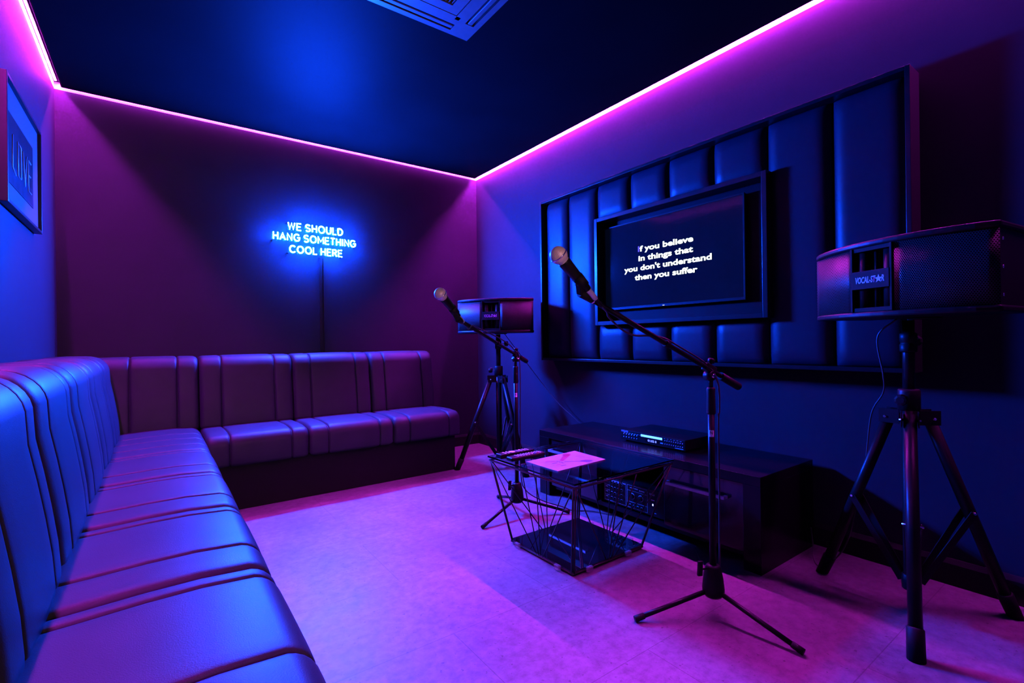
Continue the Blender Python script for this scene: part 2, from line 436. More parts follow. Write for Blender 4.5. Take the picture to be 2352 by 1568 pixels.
# ================================================================== banquettes
def padded(name, prof, axis_pt, fn, length, stitches, parent, m, seg_end=4, edge=0.028, dip=0.009, segs=None, crown=0.0):
    """closed profile [(a,b)] swept along u in 0..length, shrunk at the ends and pinched at stitch lines.
    fn(a,b,u) -> world point"""
    n = len(prof)
    nor = []
    for i in range(n):
        p0, p1 = Vector(prof[i - 1]), Vector(prof[(i + 1) % n]); t = (p1 - p0).normalized(); nor.append(Vector((t.y, -t.x)))
    us = set([0.0, length])
    for k in range(1, seg_end + 2):
        v = edge * (1 - cos(pi / 2 * k / (seg_end + 1))); us.add(v); us.add(length - v)
    for s_ in stitches:
        for d in (-0.02, -0.012, -0.007, -0.0035, -0.0015, 0, 0.0015, 0.0035, 0.007, 0.012, 0.02): us.add(s_ + d)
    k = max(2, int(length / 0.05))
    for i in range(1, k):
        v = length * i / k
        if min(abs(v - x) for x in us) > 0.015: us.add(v)
    us = sorted(u for u in us if 0 <= u <= length)
    mb = MB(); rings = []
    for u in us:
        d = min(u, length - u)
        sh = edge * (1 - sqrt(max(0, 1 - (1 - min(d / edge, 1)) ** 2)))
        for s_ in stitches:
            q = abs(u - s_)
            sh += dip * math.exp(-(q / 0.0045) ** 2) + dip * 0.35 * math.exp(-(q / 0.014) ** 2)
        bul = crown * max(0.0, sin(pi * u / length)) ** 0.5
        ring = []
        for (a, b), nn in zip(prof, nor):
            ring.append(mb.bm.verts.new(fn(a - nn.x * (sh - bul), b - nn.y * (sh - bul), u)))
        rings.append(ring)
    for A, B in zip(rings, rings[1:]):
        for i in range(n):
            f = mb.bm.faces.new((A[i], A[(i + 1) % n], B[(i + 1) % n], B[i])); f.smooth = True
    mb.bm.faces.new(rings[0][::-1]); mb.bm.faces.new(rings[-1])
    return mb.build(name, m, parent)

def arc(cx, cy, r, a0, a1, k): return [(cx + r * cos(radians(a0 + (a1 - a0) * i / k)), cy + r * sin(radians(a0 + (a1 - a0) * i / k))) for i in range(k + 1)]
# profiles run anticlockwise: (a = distance from the wall, b = height)
def seat_prof(D):
    p = [(0.02, 0.282), (D * 0.5, 0.28), (D - 0.03, 0.28)] + arc(D - 0.022, 0.302, 0.022, -90, 0, 3)
    p += [(D + 0.002, 0.34)] + arc(D - 0.062, 0.405, 0.064, 0, 78, 6)
    p += [(D - 0.15, 0.474), (D - 0.25, 0.473), (D - 0.36, 0.468), (0.2, 0.462), (0.05, 0.458), (0.02, 0.44)]
    return p
def back_prof():
    p = [(0.012, 0.44), (0.16, 0.44), (0.285, 0.44)] + arc(0.29, 0.465, 0.022, -60, 20, 2)
    p += [(0.306, 0.54), (0.296, 0.62), (0.284, 0.70), (0.270, 0.78)]
    p += arc(0.180, 0.840, 0.087, 8, 92, 7) + [(0.10, 0.928), (0.03, 0.925), (0.012, 0.91)]
    return p

so = thing('banquette_sofa', 'black leather bench sofa along the picture wall, lit blue', 'sofa', (XL + 0.35, 2.0, 0))
MB().box(XL + 0.001, XL + 0.68, 0.20, YB - 0.001, 0.0, 0.28).build('base', M_BASE, so, bevel=0.003)
sb = [0.20, 0.76, 1.325, 1.88, 2.42, 2.97, 3.82]
DL = 0.725
for i in range(6):
    L = sb[i + 1] - sb[i]
    st = [0.155, L - 0.065] if i < 5 else [0.17, 0.36, 0.55]
    padded('seat_cushion', seat_prof(DL), None, (lambda y: (lambda a, b, u: Vector((XL + a, y + u, b))))(sb[i]), L - 0.002, st, so, M_LEATHER, crown=0.004)
bb = [0.46, 1.02, 1.58, 2.15, 2.71, 3.27, 3.80]
for i in range(6):
    L = bb[i + 1] - bb[i]
    padded('backrest_cushion', back_prof(), None, (lambda y: (lambda a, b, u: Vector((XL + a, y + u, b + 0.012))))(bb[i]), L - 0.002, [0.13, L - 0.13], so, M_LEATHER, crown=0.010, edge=0.042)

sb2 = thing('banquette_sofa', 'black leather bench sofa under the blue lettering sign', 'sofa', (1.0, YB - 0.4, 0))
MB().box(XL + 0.681, 1.892, 3.367, YB - 0.001, 0, 0.28).build('base', M_BASE, sb2, bevel=0.003)
bx = [0.224, 0.804, 1.382, 1.943]
DB = YB - 3.332
sx_ = [0.2255, 0.798, 1.376, 1.928]
for i in range(3):
    L = sx_[i + 1] - sx_[i]
    padded('seat_cushion', seat_prof(DB), None, (lambda x: (lambda a, b, u: Vector((x + u, YB - a, b - 0.008))))(sx_[i]), L - 0.002, [0.122, L - 0.105], sb2, M_LEATHER, crown=0.004)
for i, (a0, a1, st) in enumerate(((-0.36, 0.224, [0.22, 0.465]), (0.224, 0.804, [0.129, 0.457]), (0.804, 1.382, [0.123, 0.458]), (1.382, 1.943, [0.116, 0.443]))):
    padded('backrest_cushion', back_prof(), None, (lambda x: (lambda a, b, u: Vector((x + u, YB - a, b))))(a0), a1 - a0 - 0.002, st, sb2, M_LEATHER, crown=0.006)

# ================================================================== neon sign
YS = YB - 0.022           # face of the clear backing sheet
ns = thing('neon_sign', 'glowing blue tube lettering on a clear sheet on the back wall', 'sign', (1.03, YB, 1.83))
out = [(0.708, 1.790), (0.708, 1.869), (0.814, 1.871), (0.814, 1.955), (1.253, 1.962), (1.253, 1.884), (1.359, 1.886), (1.359, 1.798), (1.250, 1.796), (1.250, 1.706), (0.818, 1.704), (0.818, 1.790)]
pl = MB()
M0 = Matrix(((1, 0, 0, 0), (0, 0, 1, YS), (0, 1, 0, 0), (0, 0, 0, 1)))
pl.prism(out, 0, 0.006, M0)
pl.build('clear_backing', thin_clear('clear_acrylic', (0.97, 0.98, 1.0)), ns)
for q in ((0.826, 1.945), (1.241, 1.950), (0.72, 1.80), (1.347, 1.81), (0.83, 1.716), (1.238, 1.718)):
    MB().lathe([(0.006, 0), (0.006, YB - YS + 0.002), (0.006, YB - YS + 0.003), (0.006, YB - YS + 0.006), (0.004, YB - YS + 0.007)], (q[0], YB, q[1]), (0, -1, 0), 10).build('standoff', M_BLKPL, ns)
def A(cx, cy, rx, ry, a0, a1, k=8): return [(cx + rx * cos(radians(a0 + (a1 - a0) * i / k)), cy + ry * sin(radians(a0 + (a1 - a0) * i / k))) for i in range(k + 1)]
GL = {
 'W': (0.95, [[(0, 1), (0.22, 0), (0.47, 0.95), (0.72, 0), (0.95, 1)]]),
 'E': (0.58, [[(0.58, 1), (0, 1), (0, 0), (0.58, 0)], [(0, 0.52), (0.5, 0.52)]]),
 'S': (0.66, [A(0.33, 0.75, 0.32, 0.25, 30, 270, 9) + A(0.33, 0.25, 0.33, 0.25, 90, -150, 9)[1:]]),
 'H': (0.66, [[(0, 0), (0, 1)], [(0.66, 0), (0.66, 1)], [(0, 0.5), (0.66, 0.5)]]),
 'O': (0.92, [A(0.46, 0.5, 0.46, 0.5, 90, 450, 18)]),
 'U': (0.66, [[(0, 1)] + A(0.33, 0.33, 0.33, 0.33, 180, 360, 8) + [(0.66, 1)]]),
 'L': (0.52, [[(0, 1), (0, 0), (0.52, 0)]]),
 'D': (0.72, [[(0, 0), (0, 1), (0.25, 1)] + A(0.25, 0.5, 0.47, 0.5, 90, -90, 8) + [(0, 0)]]),
 'A': (0.78, [[(0, 0), (0.39, 1), (0.78, 0)], [(0.14, 0.34), (0.64, 0.34)]]),
 'N': (0.68, [[(0, 0), (0, 1), (0.68, 0), (0.68, 1)]]),
 'G': (0.86, [A(0.45, 0.5, 0.45, 0.5, 45, 360, 14) + [(0.5, 0.5)]]),
 'M': (0.84, [[(0, 0), (0, 1), (0.42, 0.25), (0.84, 1), (0.84, 0)]]),
 'T': (0.66, [[(0, 1), (0.66, 1)], [(0.33, 1), (0.33, 0)]]),
 'I': (0.06, [[(0.03, 0), (0.03, 1)]]),
 'C': (0.82, [A(0.46, 0.5, 0.46, 0.5, 45, 315, 14)]),
 'R': (0.62, [[(0, 0), (0, 1), (0.3, 1)] + A(0.3, 0.75, 0.3, 0.25, 90, -90, 6) + [(0, 0.5)], [(0.3, 0.5), (0.62, 0)]]),
}
YT = YS - 0.019          # centre of the tubes
RT = 0.0040
def neon_row(txt, x0, x1, zc, h):
    sp = 0.34; wsp = 0.75
    tot = 0
    for i, ch in enumerate(txt): tot += (wsp if ch == ' ' else GL[ch][0] + (sp if i < len(txt) - 1 and txt[i + 1] != ' ' else 0))
    k = (x1 - x0) / tot
    x = x0
    for i, ch in enumerate(txt):
        if ch == ' ': x += wsp * k; continue
        wd, strokes = GL[ch]
        mb = MB()
        for s_ in strokes:
            pts = [Vector((x + p[0] * k, YT, zc + (p[1] - 0.5) * h)) for p in s_]
            mb.tube(pts, RT, 6)
        nf = len(mb.bm.faces)
        # short bent-back ends that carry the glass to the sheet
        for s_ in strokes[:1]:
            for p in (s_[0], s_[-1]):
                q = Vector((x + p[0] * k, YT, zc + (p[1] - 0.5) * h))
                mb.tube([q, q + Vector((0, YS - YT, 0))], RT * 0.8, 6)
        bmesh.ops.recalc_face_normals(mb.bm, faces=mb.bm.faces)
        mb.bm.faces.ensure_lookup_table()
        for k_, f in enumerate(mb.bm.faces): f.material_index = 2 if k_ >= nf else (0 if f.normal.y < -0.2 else 1)
        mb.build('letter', [M_NEON, M_NEONB, M_NEOND], ns)
        x += (wd + (sp if i < len(txt) - 1 and txt[i + 1] != ' ' else 0)) * k
neon_row('WE SHOULD', 0.832, 1.247, 1.921, 0.052)
neon_row('HANG SOMETHING', 0.726, 1.352, 1.836, 0.052)
neon_row('COOL HERE', 0.842, 1.240, 1.744, 0.052)
MB().box(1.068, 1.084, YB - 0.014, YB, 0.935, 1.702).box(1.098, 1.104, YB - 0.006, YB, 0.935, 1.70).build('cable_cover', M_BLKPL, ns, bevel=0.002)
# jumper tubes between the rows, dim cyan glow put into their material
for xa, za, xb, zb in ((0.88, 1.895, 0.87, 1.862), (1.05, 1.895, 1.06, 1.862), (1.22, 1.895, 1.21, 1.862), (0.90, 1.81, 0.895, 1.77), (1.22, 1.81, 1.20, 1.77)):
    MB().tube(spline([(xa, YT + 0.006, za), ((xa + xb) / 2 + 0.006, YT + 0.012, (za + zb) / 2), (xb, YT + 0.006, zb)], 4), 0.003, 6).build('jumper_tube', M_NEOND, ns)

# ================================================================== framed picture on the left wall
fp = thing('framed_picture', 'black framed print reading LOVE on a white mount on the left wall', 'picture', (XL, 3.07, 1.84))
X1 = XL + 0.032
y0, y1, z0, z1 = 2.717, 3.432, 1.580, 2.100
MB().box(XL + 0.001, X1, y0, y0 + 0.014, z0, z1).box(XL + 0.001, X1, y1 - 0.014, y1, z0, z1).box(XL + 0.001, X1, y0 + 0.014, y1 - 0.014, z0, z0 + 0.014).box(XL + 0.001, X1, y0 + 0.014, y1 - 0.014, z1 - 0.014, z1).build('picture_frame', M_FRAMEBLK, fp, bevel=0.0015)
MB().box(XL + 0.001, XL + 0.018, y0 + 0.012, y1 - 0.012, z0 + 0.012, z1 - 0.012).build('mount_board', mat('mount_card', (0.055, 0.048, 0.055), rough=0.6, spec=0.05, var=0.02), fp)
xa = XL + 0.0195
MB().box(XL + 0.017, xa, 2.785, 3.288, 1.678, 1.972).build('print', mat('dark_photo_print', (0.006, 0.005, 0.007), rough=0.6, spec=0.02, var=0.5, scale=9), fp)
MB().box(XL + 0.0185, xa + 0.0006, 2.785, 3.288, 1.678, 1.765).build('print_foreground', mat('grey_photo_print', (0.013, 0.011, 0.017), rough=0.6, spec=0.02, var=0.5, scale=14), fp)
lv = MB()
MF = frame((xa + 0.0012, 2.86, 1.735), (0, 1, 0), (1, 0, 0))
for pts in ([(0.01, 0.16), (0.0, 0.02), (0.06, 0.0)], [(0.10, 0.16), (0.10, 0.01), (0.16, 0.01), (0.16, 0.15), (0.11, 0.155)], [(0.20, 0.15), (0.235, 0.0), (0.28, 0.15)], [(0.37, 0.14), (0.31, 0.145), (0.31, 0.0), (0.38, 0.0)], [(0.31, 0.075), (0.36, 0.075)]):
    lv.tube([MF @ Vector((x, y, 0)) for x, y in pts], 0.0030, 5)
lv.build('lettering', mat('pale_print_line', (0.12, 0.12, 0.14), rough=0.5), fp)

# ================================================================== padded wall panel with television
wp = thing('padded_wall_panel', 'large black framed wall panel of upholstered pads around the television', 'wall panel', (XR, 1.84, 1.49))
PX = XR - 0.120
py0, py1, pz0, pz1 = 0.6245, 2.971, 0.852, 2.101
b_ = 0.018
MB().box(PX, XR - 0.001, py0, py0 + b_, pz0, pz1).box(PX, XR - 0.001, py1 - b_, py1, pz0, pz1).box(PX, XR - 0.001, py0 + b_, py1 - b_, pz0, pz0 + b_).box(PX, XR - 0.001, py0 + b_, py1 - b_, pz1 - b_, pz1).build('panel_frame', M_FRAMEBLK, wp, bevel=0.0015)
MB().box(XR - 0.045, XR - 0.001, py0 + b_, py1 - b_, pz0 + b_, pz1 - b_).build('backboard', M_BASE, wp)
def pad(ya, yb, za, zb, hgt=0.046, r=0.075):
    """pillow pad: y,z rectangle bulging towards -x"""
    def samples(L):
        n = 9; a = [r * (1 - cos(pi / 2 * i / n)) for i in range(n + 1)]
        mid = max(1, int((L - 2 * r) / 0.06)); s_ = a + [r + (L - 2 * r) * i / mid for i in range(1, mid)] + [L - v for v in a[::-1]]
        return s_
    rr_ = r
    U = samples(yb - ya); V = samples(zb - za)
    f1 = lambda d: sqrt(max(0, 1 - (1 - min(d / rr_, 1)) ** 2))
    mb = MB(); G = []
    for u in U:
        row = []
        for v in V:
            h = f1(min(u, yb - ya - u)) * (0.35 + 0.65 * f1(min(v, zb - za - v))) if min(v, zb - za - v) > 1e-6 else 0
            wob = 1 + 0.03 * sin(9 * (ya + u) + 5 * v)
            row.append(mb.bm.verts.new((XR - 0.045 - hgt * h * wob, ya + u, za + v)))
        G.append(row)
    for i in range(len(U) - 1):
        for j in range(len(V) - 1):
            f = mb.bm.faces.new((G[i][j], G[i + 1][j], G[i + 1][j + 1], G[i][j + 1])); f.smooth = True
    # flat back
    n, k = len(U), len(V)
    c = [G[0][0], G[-1][0], G[-1][-1], G[0][-1]]
    bk = [mb.bm.verts.new((XR - 0.0445, v.co.y, v.co.z)) for v in c]
    mb.bm.faces.new(bk)
    mb.build('pad', M_PADS, wp)
ys = [2.99 - 0.295 * i for i in range(9)]
ys[0] = py1 - b_; ys[8] = py0 + b_
RZ0, RZ1, RY0, RY1 = 1.104, 1.836, 1.190, 2.363
for i in range(8):
    ya, yb = ys[i + 1], ys[i]
    if 2 <= i <= 5:
        pad(ya, yb, pz0 + b_, RZ0); pad(ya, yb, RZ1, pz1 - b_)
    else:
        pad(ya, yb, pz0 + b_, pz1 - b_)
RX = XR - 0.140
rb = 0.026
MB().box(RX, XR - 0.045, RY0, RY0 + rb, RZ0, RZ1).box(RX, XR - 0.045, RY1 - rb, RY1, RZ0, RZ1).box(RX, XR - 0.045, RY0 + rb, RY1 - rb, RZ0, RZ0 + rb).box(RX, XR - 0.045, RY0 + rb, RY1 - rb, RZ1 - rb, RZ1).build('recess_frame', M_FRAMEBLK, wp, bevel=0.002)

tv = thing('television', 'flat black television showing white lyric lines on the padded wall', 'television', (XR - 0.05, 1.845, 1.49))
TX = 2.500
ty0, ty1, tz0, tz1 = 1.333, 2.325, 1.206, 1.771
bz = 0.009
MB().box(TX + 0.004, TX + 0.030, ty0 + 0.002, ty1 - 0.002, tz0 + 0.002, tz1 - 0.002).build('housing', M_BLKPL, tv, bevel=0.003)
MB().box(TX - 0.001, TX + 0.008, ty0, ty0 + bz, tz0, tz1).box(TX - 0.001, TX + 0.008, ty1 - bz, ty1, tz0, tz1).box(TX - 0.001, TX + 0.008, ty0 + bz, ty1 - bz, tz0, tz0 + 0.016).box(TX - 0.001, TX + 0.008, ty0 + bz, ty1 - bz, tz1 - bz, tz1).build('bezel', M_BLKPL, tv, bevel=0.001)
MB().box(TX + 0.002, TX + 0.006, ty0 + bz, ty1 - bz, tz0 + 0.016, tz1 - bz).build('screen', M_SCREEN, tv)
MB().box(TX + 0.01, XR - 0.0455, 1.70, 1.96, 1.35, 1.62).build('mounting_bracket', M_BLKMET, tv)
MB().box(TX - 0.002, TX + 0.0, 1.838, 1.852, tz0 + 0.004, tz0 + 0.008).build('standby_light', emitter('standby_white', (0.8, 0.85, 1), 1.0), tv)
LB = 0.032
def lyric(txt, ya, yb, zb, cap, m=M_TEXTW, blue_first=False):
    """text fitted between world y=ya (left) and y=yb (right), baseline z=zb"""
    kk = 2.4997 / 2.523; ya, yb, zb, cap = ya * kk, yb * kk, 1 + (zb - 1) * kk, cap * kk
    me = text_me(txt, 1.0, bold=LB, res=3); x0, x1, _, _ = extent(me)
    cap_me = text_me('I', 1.0, bold=LB); _, _, c0, c1 = extent(cap_me)
    sx = (ya - yb) / (x1 - x0); sz = cap / (c1 - c0)
    MM = frame((TX - 0.0003, ya, zb), (0, -1, 0), (-1, 0, 0)) @ Matrix.Diagonal((sx, sz, 1, 1)) @ Matrix.Translation((-x0, -c0, 0))
    return me, MM
for txt, ya, yb, zb in (('If you believe', 2.054, 1.652, 1.571), ('in things that', 2.051, 1.654, 1.510), ("you don't understand", 2.170, 1.537, 1.449), ('then you suffer', 2.083, 1.627, 1.389)):
    me, MM = lyric(txt, ya, yb, zb, 0.036)
    full = extent(me)[1]
    words = txt.split(' ')
    for wi, wd in enumerate(words):
        pre = ' '.join(words[:wi]) + (' ' if wi else '')
        m2 = text_me(wd, 1.0, bold=LB); m3 = text_me(pre + wd, 1.0, bold=LB)
        off = extent(m3)[1] - extent(m2)[1]
        W = MM @ Matrix.Translation((off, 0, 0))
        if wd == 'If':          # the first letter is already sung and shows blue
            wi_ = text_me('I', 1.0, bold=LB); f_ = text_me('f', 1.0, bold=LB)
            MB().mesh(wi_, W).build('lyric_highlight', M_TEXTB, tv, recalc=False)
            MB().mesh(f_, W @ Matrix.Translation((extent(m2)[1] - extent(f_)[1], 0, 0))).build('lyric_word', M_TEXTW, tv, recalc=False)
        else:
            MB().mesh(m2, W).build('lyric_word', M_TEXTW, tv, recalc=False)

# ================================================================== media cabinet
cbn = thing('media_cabinet', 'low black media cabinet with two steel handled drawers below the television', 'cabinet', (2.3, 1.77, 0))
CX0, CX1, CY0, CY1, CZ = 2.045, 2.545, 1.037, 2.500, 0.415
MB().box(CX0, CX1, CY0, CY1, CZ - 0.042, CZ).build('top', M_CAB, cbn, bevel=0.0015)
for ya, yb in ((CY0, CY0 + 0.078), (CY1 - 0.095, CY1)):
    MB().box(CX0 + 0.0005, CX1, ya, yb, 0, CZ - 0.042).build('side_panel', M_CAB, cbn, bevel=0.0015)
MB().box(CX1 - 0.012, CX1 - 0.002, CY0 + 0.078, CY1 - 0.095, 0.05, CZ - 0.042).build('back_panel', M_CAB, cbn)
MB().box(CX0 + 0.03, CX1 - 0.012, CY0 + 0.078, CY1 - 0.095, 0.045, 0.068).build('shelf', M_CAB, cbn)
for y in (1.535, 1.985): MB().box(CX0 + 0.03, CX1 - 0.012, y - 0.008, y + 0.008, 0.068, CZ - 0.042).build('divider', M_CAB, cbn)
for ya, yb, ha, hb in ((CY0 + 0.082, 1.530, 1.190, 1.508), (1.992, CY1 - 0.099, 2.062, 2.392)):
    d = MB().box(CX0 + 0.012, CX0 + 0.03, ya, yb, 0.070, CZ - 0.046).box(CX0 + 0.03, CX0 + 0.36, ya + 0.01, yb - 0.01, 0.08, 0.30).build('drawer', M_GLOSSCAB, cbn, bevel=0.001)
    MB().box(CX0 - 0.020, CX0 - 0.012, ha, hb, 0.285, 0.299).box(CX0 - 0.012, CX0 + 0.012, ha, ha + 0.014, 0.285, 0.299).box(CX0 - 0.012, CX0 + 0.012, hb - 0.014, hb, 0.285, 0.299).build('handle', M_STEEL, d, bevel=0.001)

# ------------------------------------------------------------------ disc player on the cabinet
dp = thing('disc_player', 'slim black disc player with a glowing blue bar on the cabinet top', 'disc player', (2.33, 1.715, CZ))
DX = 2.195
MB().box(DX + 0.006, DX + 0.28, 1.502, 1.925, CZ + 0.008, CZ + 0.062).build('body', M_BLKMET, dp, bevel=0.002)
MB().box(DX, DX + 0.008, 1.498, 1.929, CZ + 0.008, CZ + 0.063).build('faceplate', M_BLKPL, dp, bevel=0.0015)
for y in (1.53, 1.90):
    for x in (DX + 0.03, DX + 0.25): MB().lathe([(0.012, 0), (0.012, 0.009)], (x, y, CZ), (0, 0, 1), 12).build('foot', M_RUBBER, dp)
MB().box(DX - 0.0015, DX, 1.640, 1.782, CZ + 0.044, CZ + 0.056).build('light_bar', emitter('blue_light_bar', (0.06, 0.19, 1.0), 5.0), dp)
MB().box(DX - 0.0006, DX, 1.66, 1.75, CZ + 0.018, CZ + 0.037).build('display_window', M_BLKGLASS, dp)
dt = MB(); me = text_me('01:02 8', 1.0, bold=0.02); x0, x1, c0, c1 = extent(me)
dt.mesh(me, frame((DX - 0.0009, 1.735, CZ + 0.022), (0, -1, 0), (-1, 0, 0)) @ Matrix.Diagonal((0.058 / (x1 - x0), 0.012 / (c1 - c0), 1, 1)) @ Matrix.Translation((-x0, -c0, 0)))
dt.build('display_digits', emitter('blue_digits', (0.09, 0.13, 1.0), 4.0), dp, recalc=False)
me = text_me('VOCAL-STAR', 1.0, bold=0.02, shear=0.2); x0, x1, c0, c1 = extent(me)
MB().mesh(me, frame((DX - 0.0004, 1.925, CZ + 0.053), (0, -1, 0), (-1, 0, 0)) @ Matrix.Diagonal((0.05 / (x1 - x0), 0.009 / (c1 - c0), 1, 1)) @ Matrix.Translation((-x0, -c0, 0))).build('maker_lettering', mat('violet_ink', (0.4, 0.4, 0.8), rough=0.5), dp, recalc=False)
for i in range(6):
    for j in range(2):
        MB().lathe([(0.0035, 0), (0.0035, 0.002), (0.002, 0.003)], (DX, 1.905 - 0.019 * i, CZ + 0.042 - 0.017 * j), (-1, 0, 0), 8).build('button', M_STEEL if i < 2 and j else M_SILVERINK, dp)
for i in range(9):
    for j in range(2):
        MB().lathe([(0.0028, 0), (0.0028, 0.002)], (DX, 1.622 - 0.0135 * i, CZ + 0.045 - 0.018 * j), (-1, 0, 0), 8).build('button', M_SILVERINK, dp)
ft = MB()
for i in range(7): ft.box(DX - 0.0004, DX, 1.895 - 0.019 * i, 1.906 - 0.019 * i, CZ + 0.0485, CZ + 0.0505)
for i in range(6): ft.box(DX - 0.0004, DX, 1.620 - 0.02 * i, 1.630 - 0.02 * i, CZ + 0.054, CZ + 0.056)
ft.box(DX - 0.0004, DX, 1.51, 1.56, CZ + 0.014, CZ + 0.017).box(DX - 0.0004, DX, 1.635, 1.652, CZ + 0.024, CZ + 0.03)
ft.build('panel_print', M_LABEL, dp)

# ------------------------------------------------------------------ amplifier in the middle bay
am = thing('amplifier', 'black karaoke amplifier with rows of small knobs in the cabinet bay', 'amplifier', (2.25, 1.76, 0.068))
AX = 2.085; ay0, ay1, az0, az1 = 1.552, 1.968, 0.078, 0.215
MB().box(AX + 0.008, AX + 0.30, ay0 + 0.006, ay1 - 0.006, az0 + 0.002, az1 - 0.004).build('body', M_BLKMET, am, bevel=0.003)
MB().box(AX, AX + 0.010, ay0, ay1, az0, az1).build('faceplate', M_BLKPL, am, bevel=0.002)
for y in (ay0 + 0.04, ay1 - 0.04):
    for x in (AX + 0.03, AX + 0.26): MB().lathe([(0.012, 0), (0.012, 0.011)], (x, y, 0.068), (0, 0, 1), 12).build('foot', M_RUBBER, am)
def knob(y, z, r):
    k_ = MB().lathe([(r * 1.05, 0), (r, 0.010), (r * 0.86, 0.012)], (AX, y, z), (-1, 0, 0), 14).build('knob', M_BLKPL, am)
    MB().lathe([(r * 1.22, 0), (r * 1.22, 0.0015)], (AX, y, z), (-1, 0, 0), 16).build('knob_ring', M_LABEL, k_)  # chrome ring, its bright glint put in as plain white
for j in range(4):
    for i in range(4): knob(1.905 - 0.024 * i, 0.192 - 0.0285 * j, 0.0058)
for i in range(4): knob(1.772 - 0.026 * i, 0.098, 0.0058)
knob(1.757, 0.150, 0.014); knob(1.700, 0.150, 0.014)
pr = MB()
def rect(y0_, y1_, z0_, z1_, t_=0.0009):
    for a in ((y0_, y1_, z0_, z0_ + t_), (y0_, y1_, z1_ - t_, z1_), (y0_, y0_ + t_, z0_, z1_), (y1_ - t_, y1_, z0_, z1_)): pr.box(AX - 0.0005, AX, *a)
rect(1.800, 1.958, 0.086, 0.207); rect(1.655, 1.792, 0.086, 0.207)
for k in range(3): pr.box(AX - 0.0005, AX, 1.918, 1.956, 0.116 + 0.028 * k, 0.1168 + 0.028 * k)
pr.box(AX - 0.0005, AX, 1.655, 1.792, 0.178, 0.1788).box(AX - 0.0005, AX, 1.655, 1.792, 0.117, 0.1178)
for j in range(4):
    pr.box(AX - 0.0005, AX, 1.935, 1.950, 0.106 + 0.028 * j, 0.1085 + 0.028 * j)
for i in range(5): pr.box(AX - 0.0005, AX, 1.893 - 0.022 * i, 1.908 - 0.022 * i, 0.2015, 0.2035)
for i in range(2): pr.box(AX - 0.0005, AX, 1.748 - 0.03 * i, 1.772 - 0.03 * i, 0.193, 0.196)
for i in range(4): pr.box(AX - 0.0005, AX, 1.676 + 0.009 * i, 1.681 + 0.009 * i, 0.188, 0.194)
pr.box(AX - 0.0005, AX, 1.61, 1.632, 0.160, 0.164).box(AX - 0.0005, AX, 1.60, 1.615, 0.096, 0.098)
pr.build('panel_print', M_LABEL, am)
me = text_me('VOCAL-S', 1.0, bold=0.02, shear=0.2); x0, x1, c0, c1 = extent(me)
MB().mesh(me, frame((AX - 0.0006, 1.643, 0.186), (0, -1, 0), (-1, 0, 0)) @ Matrix.Diagonal((0.034 / (x1 - x0), 0.010 / (c1 - c0), 1, 1)) @ Matrix.Translation((-x0, -c0, 0))).build('maker_lettering', M_LABEL, am, recalc=False)
MB().box(AX - 0.0015, AX, 1.618, 1.623, 0.133, 0.143).build('power_light', emitter('blue_power_light', (0.15, 0.18, 1.0), 10.0), am)

# ================================================================== coffee table
ct = thing('coffee_table', 'square wire frame coffee table with clear glass top and black glass base', 'table', (1.645, 1.73, 0))
bc = [(1.412, 1.515), (1.866, 1.515), (1.866, 1.955), (1.412, 1.955)]
tc_ = [(1.338, 1.420), (1.972, 1.420), (1.972, 2.030), (1.338, 2.030)]
ZB, ZT = 0.012, 0.411
r_ = 0.0052
MB().tube([(x, y, ZB) for x, y in bc], r_, 8, closed=True).build('base_rail', M_WIRE, ct)
MB().tube([(x, y, ZT) for x, y in tc_], r_, 8, closed=True).build('top_rail', M_WIRE, ct)
for i in range(4):
    for s_ in (-1, 1):
        j = (i + s_) % 4
        e1 = (Vector(bc[j]) - Vector(bc[i])).normalized() * 0.007; e2 = (Vector(tc_[j]) - Vector(tc_[i])).normalized() * 0.007
        MB().tube([(bc[i][0] + e1.x, bc[i][1] + e1.y, ZB), (tc_[i][0] + e2.x, tc_[i][1] + e2.y, ZT)], 0.0045, 8).build('leg', M_WIRE, ct)
for i in range(4):
    j = (i + 1) % 4
    B0, B1, T0, T1 = (Vector((*p, z)) for p, z in ((bc[i], ZB), (bc[j], ZB), (tc_[i], ZT), (tc_[j], ZT)))
    for tf, bf in ((0.012, 0.455), (0.43, 0.485), (0.60, 0.515), (0.988, 0.545)):
        MB().tube([T0.lerp(T1, tf), B0.lerp(B1, bf)], 0.0028, 6).build('wire', M_WIRE, ct)
MB().box(1.409, 1.869, 1.512, 1.958, 0.0175, 0.0235).build('base_glass', M_BLKGLASS, ct, bevel=0.0012)
MB().box(1.330, 1.980, 1.412, 2.038, 0.4235, 0.4315).build('glass_top', glass('smoked_clear_glass', (0.72, 0.80, 0.86)), ct, bevel=0.0015)
M_CLEAR = mat('clear_plastic', (0.20, 0.20, 0.21), rough=0.2, alpha=0.4)
for x, y in ((1.41, 1.475), (1.655, 1.455), (1.925, 1.56), (1.925, 1.95), (1.62, 2.0), (1.39, 1.96)):
    MB().lathe([(0.006, 0.416), (0.006, 0.419), (0.014, 0.4225), (0.014, 0.4234)], (x, y, 0), (0, 0, 1), 14).build('glass_pad', M_CLEAR, ct)
for x, y, ax in ((1.40, 1.89, 1), (1.40, 1.60, 1), (1.50, 1.503, 0), (1.75, 1.503, 0), (1.878, 1.60, 1), (1.878, 1.87, 1), (1.60, 1.967, 0)):
    MB().box(x - (0.008 if ax else 0.016), x + (0.008 if ax else 0.016), y - (0.016 if ax else 0.008), y + (0.016 if ax else 0.008), 0.004, 0.0265).build('glass_clip', M_CLEAR, ct, bevel=0.003)

ZG = 0.4317
